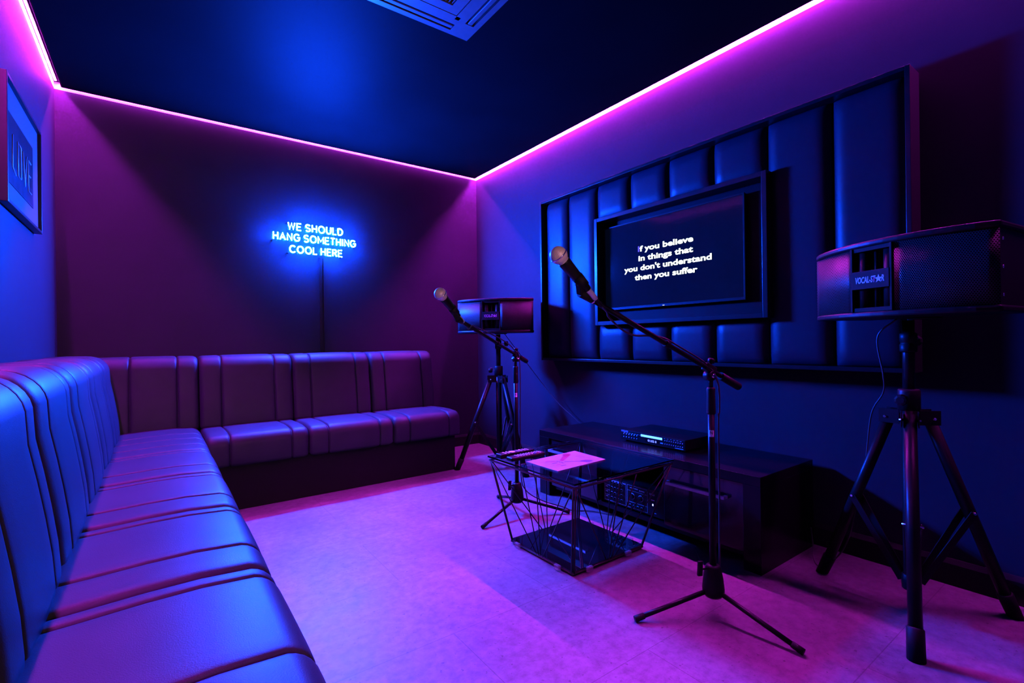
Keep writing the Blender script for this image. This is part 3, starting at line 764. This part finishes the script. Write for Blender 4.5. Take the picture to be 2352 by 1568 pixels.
# menu card
mc = thing('menu_card', 'white printed menu card lying on the glass coffee table', 'menu', (1.56, 1.71, ZG))
cpts = [(1.402, 1.592), (1.400, 1.812), (1.732, 1.832), (1.722, 1.610)]
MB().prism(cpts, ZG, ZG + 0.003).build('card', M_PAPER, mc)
zc = ZG + 0.0034
ink_p = mat('pink_ink', (0.14, 0.008, 0.03), rough=0.5); ink_b = mat('blue_ink', (0.026, 0.026, 0.10), rough=0.5); ink_k = mat('black_ink', (0.01, 0.008, 0.015), rough=0.5)
def flat(mb, pts, z=zc): mb.quad([(x, y, z) for x, y in pts]); return mb
def disc(mb, cx, cy, rx, ry, ang, z=zc):
    mb.bm.faces.new([mb.bm.verts.new((cx + rx * cos(t) * cos(ang) - ry * sin(t) * sin(ang), cy + rx * cos(t) * sin(ang) + ry * sin(t) * cos(ang), z)) for t in [2 * pi * i / 20 for i in range(20)]])
    return mb
pk = MB(); disc(pk, 1.640, 1.793, 0.024, 0.021, 0.6, zc + 0.0006); flat(pk, [(1.625, 1.800), (1.642, 1.772), (1.538, 1.708), (1.530, 1.724)]); pk.build('pink_microphone_print', ink_p, mc)
bl = MB(); disc(bl, 1.628, 1.643, 0.030, 0.019, -0.5, zc + 0.0006); flat(bl, [(1.610, 1.660), (1.604, 1.650), (1.533, 1.690), (1.539, 1.700)]); bl.build('blue_microphone_print', ink_b, mc)
def card_text(txt, xb, ya, yb, hgt, m, nm):
    me = text_me(txt, 1.0, bold=0.02); x0, x1, c0, c1 = extent(me)
    MB().mesh(me, frame((xb, ya, zc), (0.03, -1, 0), (0, 0, 1)) @ Matrix.Diagonal(((ya - yb) / (x1 - x0), hgt / (c1 - c0), 1, 1)) @ Matrix.Translation((-x0, -c0, 0))).build(nm, m, mc, recalc=False)
card_text('SINGING CITY', 1.668, 1.757, 1.668, 0.012, mat('crimson_ink', (0.08, 0.008, 0.035), rough=0.5), 'title_print')
card_text('ROOMS', 1.508, 1.727, 1.676, 0.014, ink_k, 'heading_print')
sm = MB(); flat(sm, [(1.652, 1.745), (1.655, 1.745), (1.659, 1.682), (1.656, 1.682)])
for (x, y) in ((1.470, 1.751), (1.484, 1.729), (1.472, 1.700), (1.469, 1.671), (1.474, 1.648)): flat(sm, [(x - 0.04, y + 0.002), (x - 0.04, y), (x - 0.012, y), (x - 0.012, y + 0.002)])
sm.build('small_print', ink_b, mc)
p2 = MB(); b2 = MB()
for i, (x, y) in enumerate(((1.481, 1.751), (1.495, 1.729), (1.483, 1.702), (1.480, 1.671), (1.487, 1.648))):
    flat(p2 if i in (0, 1, 3) else b2, [(x - 0.016, y + 0.006), (x - 0.016, y - 0.004), (x + 0.014, y - 0.005), (x + 0.014, y + 0.005)])
p2.build('pink_list_print', ink_p, mc); b2.build('blue_list_print', ink_b, mc)

# remote controls
def remote(label, x0_, x1_, yc, wdt, h, rounded):
    r = thing('remote_control', label, 'remote control', ((x0_ + x1_) / 2, yc, ZG), 0, 'remote controls on the coffee table')
    mb = MB()
    mb.box(x0_, x1_, yc - wdt / 2, yc + wdt / 2, ZG + 0.0003, ZG + h)
    mb.build('case', M_BLKPL, r, bevel=0.007 if rounded else 0.003, seg=3)
    n = 0
    for i in range(9 if rounded else 8):
        for j in range(3):
            if not rounded and i in (3, 4): continue
            x = x0_ + (0.045 if rounded else 0.035) + i * ((x1_ - x0_ - 0.07) / (8 if rounded else 7)); y = yc + (j - 1) * wdt * 0.26
            m = M_LABEL
            if rounded and i == 7 and j == 0: m = mat('red_button', (0.6, 0.03, 0.03), rough=0.5)
            if rounded and i == 5 and j == 1: m = mat('red_button', (0.6, 0.03, 0.03), rough=0.5)
            if rounded and i == 6 and j == 0: m = mat('blue_button', (0.05, 0.08, 0.6), rough=0.5)
            MB().box(x - 0.0035, x + 0.0035, y - 0.003, y + 0.003, ZG + h - 0.0005, ZG + h + 0.0015).build('button', m, r)
    if not rounded:
        MB().lathe([(0.016, ZG + h - 0.0005), (0.016, ZG + h + 0.001), (0.010, ZG + h + 0.001), (0.010, ZG + h + 0.0002)], ((x0_ + x1_) / 2 - 0.022, yc, 0), (0, 0, 1), 18).build('navigation_ring', M_STEEL, r)
        MB().box((x0_ + x1_) / 2 + 0.005, (x0_ + x1_) / 2 + 0.016, yc - 0.014, yc + 0.014, ZG + h - 0.0005, ZG + h + 0.0012).build('wide_button', M_PAPER, r)
    return r
remote('thicker black remote control by the far glass corner, behind the rounded remote', 1.338, 1.545, 1.952, 0.046, 0.022, False)
remote('black remote control with rounded blue lit end, nearer the white menu card', 1.345, 1.552, 1.875, 0.050, 0.020, True)

# ================================================================== speakers and their stands (local coordinates, copied)
M_GRILLE = perforated('perforated_grille', (0.0015, 0.0015, 0.0015), (0.024, 0.024, 0.025), 0.0062, 0.36, 0.45, 0.0)
def make_speaker(label, loc, rot):
    sp = thing('loudspeaker', label, 'loudspeaker', loc, rot, 'black loudspeakers on tripods')
    hgt = 0.262
    P = [(-0.31, -0.070), (-0.070, -0.162), (0.070, -0.162), (0.31, -0.070), (0.255, 0.14), (-0.255, 0.14)]
    inn = [(-0.300, -0.062), (-0.068, -0.150), (0.068, -0.150), (0.300, -0.062), (0.248, 0.134), (-0.248, 0.134)]
    def B(mb, name, m, par=sp, **k): return mb.build(name, m, par, world=False, **k)
    # cabinet body with a hollow centre: five-sided shell behind the grilles
    body = MB().prism([inn[0], (-0.074, -0.146), (-0.074, -0.060), (0.074, -0.060), (0.074, -0.146), inn[3], inn[4], inn[5]], 0.016, hgt - 0.016)
    B(body, 'cabinet', M_BLKPL)
    # curved top and bottom boards
    def board(z0, z1):
        pts = [P[5], P[0]] + [(-0.31 + 0.62 * i / 14, -0.070 - 0.100 * (1 - (2 * i / 14 - 1) ** 2) ** 0.85) for i in range(1, 14)] + [P[3], P[4]]
        return MB().prism(pts, z0, z1)
    B(board(hgt - 0.020, hgt), 'top_board', M_BLKPL, bevel=0.006, seg=2)
    B(board(0.0, 0.020), 'bottom_board', M_BLKPL, bevel=0.006, seg=2)
    # side grilles: bowed perforated sheets
    for sgn in (-1, 1):
        mb = MB(); n = 10; rows = []
        for i in range(n + 1):
            t = i / n; x = sgn * (0.074 + (0.306 - 0.074) * t)
            y = -0.158 + 0.088 * t - 0.012 * sin(pi * t)
            rows.append((x, y))
        for i in range(n):
            (xa, ya), (xb, yb) = rows[i], rows[i + 1]
            ua, ub = 0.25 * i / n, 0.25 * (i + 1) / n
            f = [(xa, ya, 0.021), (xb, yb, 0.021), (xb, yb, hgt - 0.021), (xa, ya, hgt - 0.021)]
            mb.quad(f, 0, [(ua, 0), (ub, 0), (ub, 0.22), (ua, 0.22)])
        bmesh.ops.remove_doubles(mb.bm, verts=mb.bm.verts, dist=1e-5)
        for f in mb.bm.faces: f.smooth = True
        o = B(mb, 'grille', M_GRILLE)
        sd = o.modifiers.new('sheet', 'SOLIDIFY'); sd.thickness = 0.0015; sd.offset = 0
        # driver ring just behind the grille
        c = Vector((sgn * 0.19, -0.118, hgt / 2)); nn = Vector((sgn * 0.36, -0.93, 0))
        B(MB().lathe([(0.085, 0), (0.092, 0.004), (0.098, 0.0)], c - nn * 0.012, nn, 28), 'driver_ring', M_BLKMET, o)
    # centre: curved reflectors, slim horn post, side perforated strips
    B(MB().box(-0.0735, -0.066, -0.168, -0.10, 0.020, hgt - 0.020).box(0.066, 0.0735, -0.168, -0.10, 0.020, hgt - 0.020), 'centre_frame', M_DULL, bevel=0.001)
    for z_ in (0.020, hgt - 0.034): B(MB().box(-0.066, 0.066, -0.164, -0.10, z_, z_ + 0.014), 'centre_trim', M_DULL, bevel=0.001)
    for sgn in (-1, 1):
        B(MB().lathe([(0.019, 0.034), (0.019, hgt - 0.034)], (sgn * 0.045, -0.136, 0), (0, 0, 1), 18), 'reflector', M_BLKPL)
        mb = MB(); x = sgn * 0.018
        mb.quad([(x - 0.011, -0.115, 0.034), (x + 0.011, -0.115, 0.034), (x + 0.011, -0.115, hgt - 0.034), (x - 0.011, -0.115, hgt - 0.034)], 0, [(0, 0), (0.022, 0), (0.022, 0.19), (0, 0.19)])
        o = B(mb, 'tweeter_mesh', M_GRILLE)
        sd = o.modifiers.new('sheet', 'SOLIDIFY'); sd.thickness = 0.002
    B(MB().lathe([(0.0055, 0.034), (0.0055, hgt - 0.034)], (0, -0.140, 0), (0, 0, 1), 12), 'horn_post', M_BLKPL)
    bd = B(MB().box(-0.066, 0.066, -0.170, -0.150, 0.098, 0.160), 'name_band', M_DULL, bevel=0.001)
    # VOCAL-STAR with a star for the A
    x_ = -0.052; k = 0.104
    lt = MB(); t1 = text_me('VOCAL-ST', 1.0, bold=0.02, shear=0.15); a0, a1, c0, c1 = extent(t1)
    sx = 0.073 / (a1 - a0); sz = 0.022 / (c1 - c0)
    lt.mesh(t1, frame((x_, -0.1704, 0.118), (1, 0, 0), (0, -1, 0)) @ Matrix.Diagonal((sx, sz, 1, 1)) @ Matrix.Translation((-a0, -c0, 0)))
    t2 = text_me('R', 1.0, bold=0.02, shear=0.15); b0, b1, _, _ = extent(t2)
    lt.mesh(t2, frame((x_ + 0.093, -0.1704, 0.118), (1, 0, 0), (0, -1, 0)) @ Matrix.Diagonal((sx, sz, 1, 1)) @ Matrix.Translation((-b0, -c0, 0)))
    cx_, cz_ = x_ + 0.083, 0.128
    lt.bm.faces.new([lt.bm.verts.new((cx_ + (0.0145 if i % 2 == 0 else 0.0058) * sin(pi * i / 5), -0.1706, cz_ + (0.0145 if i % 2 == 0 else 0.0058) * cos(pi * i / 5))) for i in range(10)])
    B(lt, 'maker_lettering', mat('pink_logo_ink', (0.30, 0.07, 0.20), rough=0.4), bd, recalc=False)
    for sgn in (-1, 1):
        for z in (0.05, hgt / 2, hgt - 0.05):
            a, b = Vector((sgn * 0.300, -0.062, z)), Vector((sgn * 0.248, 0.134, z)); d = (b - a).normalized(); nrm = Vector((sgn * abs(d.y), -d.x * sgn * (1 if sgn > 0 else -1) * -1, 0))
            nrm = Vector((d.y, -d.x, 0)) * sgn
            B(MB().lathe([(0.005, -0.002), (0.005, 0.0015), (0.002, 0.002)], a.lerp(b, 0.12), nrm, 10), 'screw', M_CHROME)
    B(MB().lathe([(0.05, -0.006), (0.05, 0.0005)], (0, 0.075, 0), (0, 0, 1), 20), 'pole_socket', M_BLKMET)
    return sp

def make_stand(label, loc, rot, knob_deg):
    st = thing('speaker_stand', label, 'speaker stand', loc, rot, 'black tripod speaker stands')
    def B(mb, name, m, par=st, **k): return mb.build(name, m, par, world=False, **k)
    R = 0.325
    B(MB().lathe([(0.0215, 0.085), (0.0225, 0.088), (0.0225, 0.80)], n=18), 'lower_pole', M_BLKMET)
    B(MB().lathe([(0.0185, 0.78), (0.0185, 1.06)], n=18), 'upper_pole', M_BLKMET)
    B(MB().lathe([(0.034, 0.735), (0.034, 0.805), (0.030, 0.810), (0.020, 0.811)], n=20), 'collar', M_BLKPL)
    B(MB().lathe([(0.0245, 0.945), (0.026, 0.950), (0.026, 0.972), (0.0235, 0.974), (0.0235, 0.981), (0.026, 0.983), (0.026, 1.012), (0.019, 1.016)], n=18), 'clamp_collar', M_BLKPL)
    for z, a in ((0.775, knob_deg), (0.985, knob_deg + 180)):
        d = Vector((cos(radians(a)), sin(radians(a)), 0))
        k = B(MB().tube([d * 0.02 + Vector((0, 0, z)), d * 0.055 + Vector((0, 0, z))], 0.004, 8), 'clamp_bolt', M_STEEL)
        B(MB().lathe([(0.010, 0.05), (0.019, 0.054), (0.021, 0.068), (0.019, 0.078), (0.012, 0.08)], (0, 0, z), d, 9, smooth=False), 'clamp_knob', M_BLKPL, k)
    B(MB().lathe([(0.026, 0.083), (0.028, 0.086), (0.028, 0.135), (0.024, 0.138)], n=18), 'brace_collar', M_BLKPL)
    for i in range(3):
        a = 2 * pi * i / 3; d = Vector((cos(a), sin(a), 0)); s_ = Vector((-sin(a), cos(a), 0))
        # clevis bracket
        for sg in (-1, 1):
            MBx = MB().bar(d * 0.02 + s_ * 0.024 * sg + Vector((0, 0, 0.708)), d * 0.088 + s_ * 0.024 * sg + Vector((0, 0, 0.708)), 0.052, 0.003, (0, 0, 1))
            B(MBx, 'bracket', M_BLKMET)
        B(MB().tube([d * 0.066 + s_ * 0.031 + Vector((0, 0, 0.705)), d * 0.066 - s_ * 0.031 + Vector((0, 0, 0.705))], 0.0045, 8), 'bolt', M_CHROME)
        top = d * 0.058 + Vector((0, 0, 0.722)); ft = d * R + Vector((0, 0, 0.020))
        dirn = (ft - top).normalized()
        lg = B(MB().tube([top, ft - dirn * 0.02], 0.0195, 14), 'leg', M_BLKMET)
        foot = MB().tube([ft - dirn * 0.07, ft - dirn * 0.066, ft + dirn * 0.030], [0.0205, 0.0235, 0.0245], 16)
        for v in foot.bm.verts: v.co.z = max(v.co.z, 0.0005)
        B(foot, 'rubber_foot', M_RUBBER, lg)
        mid = top.lerp(ft, 0.50)
        B(MB().bar(mid + s_ * 0.0235, d * 0.026 + s_ * 0.012 + Vector((0, 0, 0.11)), 0.024, 0.003, d), 'brace', M_BLKMET)
        B(MB().bar(mid - s_ * 0.0235, d * 0.026 - s_ * 0.012 + Vector((0, 0, 0.11)), 0.024, 0.003, d), 'brace', M_BLKMET)
        B(MB().tube([mid + s_ * 0.029, mid - s_ * 0.029], 0.0045, 8), 'bolt', M_CHROME)
    return st

spk1 = make_speaker('large black loudspeaker nearest the camera at the right picture edge', (2.115, 0.548, 1.068), radians(247.6))
spk2 = copy_tree(spk1); spk2.location = (2.160, 3.140, 1.068); spk2.rotation_euler = (0, 0, radians(-52.7))
spk2['label'] = 'smaller looking far loudspeaker in the room corner beside the padded wall'
# legs at angles: right stand has a foot towards the camera
a_r = atan2(0.482 - 0.575, 1.888 - 2.208)
std1 = make_stand('large black speaker stand in the right foreground', (2.208, 0.575, 0), a_r, -20)
std2 = copy_tree(std1); std2.location = (2.190, 3.180, 0); std2.rotation_euler = (0, 0, atan2(3.329 - 3.18, 1.919 - 2.19))
std2['label'] = 'far black speaker stand between the bench sofa end and the cabinet'

# ================================================================== microphones and stands
M_MESH = perforated('silver_wire_mesh', (0.02, 0.02, 0.02), (0.72, 0.66, 0.64), 0.0026, 0.30, 0.4, 0.2)
def mic_stand(label, ctr, feet_deg, pivot, bend, btail, knob_deg, sticker=True):
    c = Vector((*ctr, 0)); t = thing('microphone_stand', label, 'microphone stand', c, 0, 'black boom microphone stands')
    V = lambda x, y, z: c + Vector((x, y, z))
    pz = pivot[2]
    MB().lathe([(0.012, 0.16), (0.012, pz - 0.09)], c, n=14).build('pole', M_BLKMET, t)
    MB().lathe([(0.006, 0.058), (0.010, 0.060), (0.030, 0.066), (0.038, 0.078), (0.0385, 0.095), (0.034, 0.135), (0.026, 0.172), (0.022, 0.178), (0.014, 0.180)], c, n=24).build('hub', M_BLKPL, t)
    d = Vector((cos(radians(knob_deg)), sin(radians(knob_deg)), 0))
    kb = MB().tube([c + Vector((0, 0, 0.168)) + d * 0.015, c + Vector((0, 0, 0.172)) + d * 0.055], 0.004, 8).build('knob_screw', M_BLKMET, t)
    MB().bar(c + Vector((0, 0, 0.148)) + d * 0.062, c + Vector((0, 0, 0.202)) + d * 0.058, 0.020, 0.011, d).build('wing_knob', M_BLKPL, kb, bevel=0.004)
    for a in feet_deg:
        d = Vector((cos(radians(a)), sin(radians(a)), 0))
        p0 = c + d * 0.024 + Vector((0, 0, 0.085)); p1 = c + d * 0.300 + Vector((0, 0, 0.0115))
        lg = MB().tube([p0, p1], 0.0085, 12).build('leg', M_BLKMET, t)
        u = (p1 - p0).normalized()
        ftm = MB().tube([p1 - u * 0.032, p1 + u * 0.004], [0.0105, 0.0112], 12)
        ftm.build('rubber_foot', M_RUBBER, lg)
    MB().lathe([(0.0150, pz - 0.165), (0.0160, pz - 0.160), (0.0145, pz - 0.09), (0.0155, pz - 0.075), (0.013, pz - 0.068)], c, n=18).build('height_grip', M_RUBBER, t)
    MB().lathe([(0.0085, pz - 0.075), (0.0085, pz - 0.025)], c, n=12).build('upper_rod', M_BLKMET, t)
    P = Vector(pivot); Eb = Vector(bend); Tb = Vector(btail)
    ax = (Eb - Tb).normalized(); sd = ax.cross(Vector((0, 0, 1))).normalized()
    hd = MB().tube([P + Vector((0, 0, -0.026)) + sd * 0.016, P + Vector((0, 0, -0.026)) - sd * 0.016], 0.0165, 16).build('pivot_clutch', M_BLKPL, t)
    MB().tube([P + Vector((0, 0, -0.026)) + sd * 0.022, P + Vector((0, 0, -0.026)) - sd * 0.022], 0.007, 10).build('clutch_bolt', M_CHROME, hd)
    MB().bar(P - ax * 0.03, P + ax * 0.03, 0.030, 0.024, (0, 0, 1)).build('boom_clamp', M_BLKPL, t, bevel=0.004)
    up = sd.cross(ax).normalized(); up = up if up.z > 0 else -up
    MB().lathe([(0.005, 0.014), (0.005, 0.022), (0.012, 0.023), (0.013, 0.036), (0.010, 0.038)], P, up, 10).build('clamp_knob', M_BLKPL, t)
    MB().tube([Tb, Eb], 0.0085, 12).build('boom', M_BLKMET, t)
    MB().tube([Tb - ax * 0.01, Tb + ax * 0.11], 0.0145, 14).build('boom_grip', M_RUBBER, t)
    q = Tb.lerp(Eb, 0.53)
    MB().tube([q - ax * 0.009, q + ax * 0.009], 0.0125, 14).build('cable_ring', M_BLKPL, t)
    if sticker:
        # small white label wrapped on the pole, facing the camera
        fz = pz - 0.235; vd = Vector((-c.x, -c.y, 0)).normalized(); base = atan2(vd.y, vd.x)
        mb = MB()
        for i in range(6):
            a0, a1 = base - 0.75 + 0.25 * i, base - 0.5 + 0.25 * i
            mb.quad([c + Vector((0.01225 * cos(a0), 0.01225 * sin(a0), fz - 0.012)), c + Vector((0.01225 * cos(a1), 0.01225 * sin(a1), fz - 0.012)), c + Vector((0.01225 * cos(a1), 0.01225 * sin(a1), fz + 0.012)), c + Vector((0.01225 * cos(a0), 0.01225 * sin(a0), fz + 0.012))])
        lb = mb.build('sticker', mat('white_label_paper', (0.85, 0.85, 0.85), rough=0.5, var=0.01), t)
        me = text_me('N', 1.0, bold=0.02); x0, x1, c0, c1 = extent(me)
        sdv = Vector((-vd.y, vd.x, 0))
        MB().mesh(me, frame(c + vd * 0.0128 - sdv * 0.0045 + Vector((0, 0, fz - 0.003)), sdv, vd) @ Matrix.Diagonal((0.009 / (x1 - x0), 0.012 / (c1 - c0), 1, 1)) @ Matrix.Translation((-x0, -c0, 0))).build('sticker_letter', ink_k, lb, recalc=False)
    return t, ax, Eb

def make_mic(label, head, tail, boom_end, boom_ax):
    """head = centre of the grille ball, tail = end of the body"""
    h, e_ = Vector(head), Vector(tail); d = (e_ - h).normalized()
    t = thing('microphone', label, 'microphone', h, 0, 'dynamic microphones on stands')
    ball = [(0.0255 * sin(a) if a < 1.9 else 0.0255 * sin(a), -0.0265 * cos(a)) for a in [2.45 * k / 16 for k in range(17)]]
    ball = [(max(r, 0.0005), z) for r, z in ball] + [(0.0175, 0.0235)]
    MB().lathe(ball, h, d, 28, uvs=0.024).build('grille_ball', M_MESH, t)
    MB().lathe([(0.0252, -0.0018), (0.0264, -0.0018), (0.0264, 0.0018), (0.0252, 0.0018)], h, d, 32).build('grille_band', M_CHROME, t)
    MB().lathe([(0.0178, 0.0235), (0.0188, 0.026), (0.0185, 0.030), (0.0165, 0.07), (0.0128, 0.125), (0.0115, 0.140), (0.0112, 0.142)], h, d, 24).build('handle', M_BLKMET, t)
    MB().lathe([(0.0098, 0.140), (0.0098, 0.147), (0.0088, 0.148), (0.0086, 0.175), (0.0068, 0.184)], h, d, 18).build('connector', M_STEEL, t)
    MB().lathe([(0.0062, 0.183), (0.0055, 0.20), (0.0036, 0.215)], h, d, 12).build('strain_relief', M_RUBBER, t)
    return t, h, d
def mic_clip(parent, h, d, end, ax):
    """clip belongs to the stand: sleeve round the handle, arm and swivel on the boom end"""
    sl = h + d * 0.106
    sd = d.cross(ax).normalized()
    MB().tube([sl - d * 0.019, sl + d * 0.019], [0.0178, 0.0160], 18).build('clip_sleeve', M_RUBBER, parent)
    q = end + ax * 0.022
    dn = (q - sl).normalized()
    MB().bar(sl + dn * 0.008, q, 0.022, 0.026, sd).build('clip_arm', M_RUBBER, parent, bevel=0.003)
    md = sl.lerp(q, 0.62)
    MB().bar(md - d * 0.010 - dn * 0.012, md - d * 0.034 + dn * 0.008, 0.024, 0.012, sd).build('clip_lever', M_RUBBER, parent, bevel=0.002)
    MB().tube([end - ax * 0.022, end + ax * 0.028], [0.0115, 0.0135], 14).build('clip_swivel', M_RUBBER, parent)
    MB().tube([end - ax * 0.030, end - ax * 0.021], 0.0108, 14).build('thread_ring', M_CHROME, parent)

# front stand
E1 = (1.041, 1.040, 1.132)
ms1, ax1, e1 = mic_stand('tall black microphone stand in front of the coffee table', (1.630, 1.003), (153, 271, 33), (1.625, 1.005, 0.893), E1, (1.785, 0.990, 0.822), 165)
m1, h1, d1 = make_mic('silver headed microphone nearest the camera, in front of the padded wall', (0.924, 1.034, 1.244), (1.035, 1.027, 1.149), e1, ax1)
mic_clip(ms1, h1, d1, e1, ax1)
x1_ = h1 + d1 * 0.212
cb1 = MB().tube(spline([x1_, x1_ + d1 * 0.03, (1.128, 1.033, 1.072), (1.179, 1.030, 1.036), (1.236, 1.027, 1.016), (1.308, 1.022, 1.014), (1.377, 1.018, 1.006), (1.45, 1.012, 0.978), (1.60, 1.000, 0.910), (1.645, 0.984, 0.84), (1.652, 0.984, 0.74), (1.648, 0.986, 0.70), (1.650, 0.987, 0.45), (1.652, 0.990, 0.22), (1.664, 1.0, 0.16), (1.690, 1.03, 0.07), (1.74, 1.09, 0.006), (1.90, 1.22, 0.006), (2.07, 1.36, 0.006)], 6), 0.0032, 8).build('microphone_cable', M_CABLE)
tag(cb1, 'thin black cable looping below the nearest microphone and down its stand', 'cable')
# far stand
E2 = (1.045, 1.800, 1.093)
ms2, ax2, e2 = mic_stand('black microphone stand behind the coffee table', (1.688, 2.276), (195, 320, 77), (1.690, 2.276, 0.925), E2, (1.862, 2.403, 0.880), 190)
m2, h2, d2 = make_mic('far silver headed microphone in front of the corner loudspeaker', (0.926, 1.751, 1.196), (1.024, 1.79, 1.118), e2, ax2)
mic_clip(ms2, h2, d2, e2, ax2)
x2_ = h2 + d2 * 0.212
cb2 = MB().tube(spline([x2_, x2_ + d2 * 0.02, (1.125, 1.83, 1.075), (1.20, 1.905, 1.065), (1.27, 1.965, 1.055), (1.5, 2.135, 1.01), (1.66, 2.25, 0.955), (1.708, 2.262, 0.88), (1.706, 2.262, 0.5), (1.708, 2.262, 0.22), (1.735, 2.25, 0.13), (1.80, 2.19, 0.075), (1.90, 2.115, 0.035), (1.96, 2.10, 0.006), (2.04, 2.02, 0.006), (2.09, 1.90, 0.006)], 6), 0.0032, 8).build('microphone_cable', M_CABLE)
tag(cb2, 'thin black cable running from the far microphone down to the cabinet', 'cable')

# speaker leads
c1 = MB().tube(spline([(2.24, 3.16, 1.062), (2.30, 3.14, 0.98), (2.40, 3.10, 0.84), (2.47, 2.98, 0.67), (2.50, 2.82, 0.52), (2.52, 2.66, 0.42), (2.555, 2.52, 0.30), (2.565, 2.50, 0.10)], 8), 0.0028, 7).build('speaker_cable', M_CABLE)
tag(c1, 'thin black cable hanging from the corner loudspeaker down to the cabinet end', 'cable')
c2 = MB().tube(spline([(2.18, 0.60, 1.066), (2.18, 0.66, 1.00), (2.185, 0.645, 0.86), (2.215, 0.655, 0.79), (2.235, 0.70, 0.70), (2.245, 0.725, 0.50), (2.270, 0.76, 0.36), (2.31, 0.80, 0.20), (2.335, 0.845, 0.09), (2.31, 0.90, 0.015), (2.33, 0.94, 0.006), (2.37, 0.97, 0.02), (2.42, 0.99, 0.05), (2.50, 1.03, 0.10)], 8), 0.0030, 7).build('speaker_cable', M_CABLE)
tag(c2, 'black cable trailing down the right speaker stand leg to the cabinet', 'cable')

# ================================================================== ceiling air conditioner
ac = thing('ceiling_air_conditioner', 'white square ceiling air conditioner panel at the top picture edge', 'air conditioner', (0.92, 1.78, H))
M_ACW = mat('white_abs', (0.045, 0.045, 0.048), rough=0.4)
ax0, ax1_, ay0_, ay1_ = 0.50, 1.326, 1.36, 2.182
zt = H - 0.028
m = MB()
# rim, corner blocks, centre surround as one panel with slots left open
sl0, sl1 = 0.030, 0.078
ins = 0.115
def rectbox(x0_, x1_, y0_, y1_): m.box(x0_, x1_, y0_, y1_, zt, H - 0.0005)
rectbox(ax0, ax1_, ay0_, ay0_ + sl0); rectbox(ax0, ax1_, ay1_ - sl0, ay1_)
rectbox(ax0, ax0 + sl0, ay0_ + sl0, ay1_ - sl0); rectbox(ax1_ - sl0, ax1_, ay0_ + sl0, ay1_ - sl0)
for cx0, cx1 in ((ax0 + sl0, ax0 + ins), (ax1_ - ins, ax1_ - sl0)):
    for cy0, cy1 in ((ay0_ + sl0, ay0_ + ins), (ay1_ - ins, ay1_ - sl0)): rectbox(cx0, cx1, cy0, cy1)
rectbox(ax0 + ins, ax1_ - ins, ay0_ + sl1, ay0_ + sl1 + 0.06); rectbox(ax0 + ins, ax1_ - ins, ay1_ - sl1 - 0.06, ay1_ - sl1)
rectbox(ax0 + sl1, ax0 + sl1 + 0.06, ay0_ + ins, ay1_ - ins); rectbox(ax1_ - sl1 - 0.06, ax1_ - sl1, ay0_ + ins, ay1_ - ins)
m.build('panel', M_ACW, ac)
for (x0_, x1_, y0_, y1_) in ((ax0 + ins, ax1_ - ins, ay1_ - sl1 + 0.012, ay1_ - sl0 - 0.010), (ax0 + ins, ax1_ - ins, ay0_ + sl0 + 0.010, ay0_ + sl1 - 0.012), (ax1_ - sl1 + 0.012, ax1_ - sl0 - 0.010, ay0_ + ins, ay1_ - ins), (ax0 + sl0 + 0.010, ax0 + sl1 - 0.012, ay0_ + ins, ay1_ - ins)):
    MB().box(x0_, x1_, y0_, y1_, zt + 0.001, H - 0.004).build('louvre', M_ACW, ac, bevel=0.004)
gx0, gx1, gy0, gy1 = ax0 + sl1 + 0.064, ax1_ - sl1 - 0.064, ay0_ + sl1 + 0.064, ay1_ - sl1 - 0.064
g = MB()
fr = 0.05
g.box(gx0, gx1, gy0, gy0 + fr, zt + 0.001, H - 0.002).box(gx0, gx1, gy1 - fr, gy1, zt + 0.001, H - 0.002).box(gx0, gx0 + fr, gy0 + fr, gy1 - fr, zt + 0.001, H - 0.002).box(gx1 - fr, gx1, gy0 + fr, gy1 - fr, zt + 0.001, H - 0.002)
x = gx0 + fr + 0.008
while x < gx1 - fr - 0.006:
    g.box(x, x + 0.005, gy0 + fr, gy1 - fr, zt + 0.004, zt + 0.016); x += 0.017
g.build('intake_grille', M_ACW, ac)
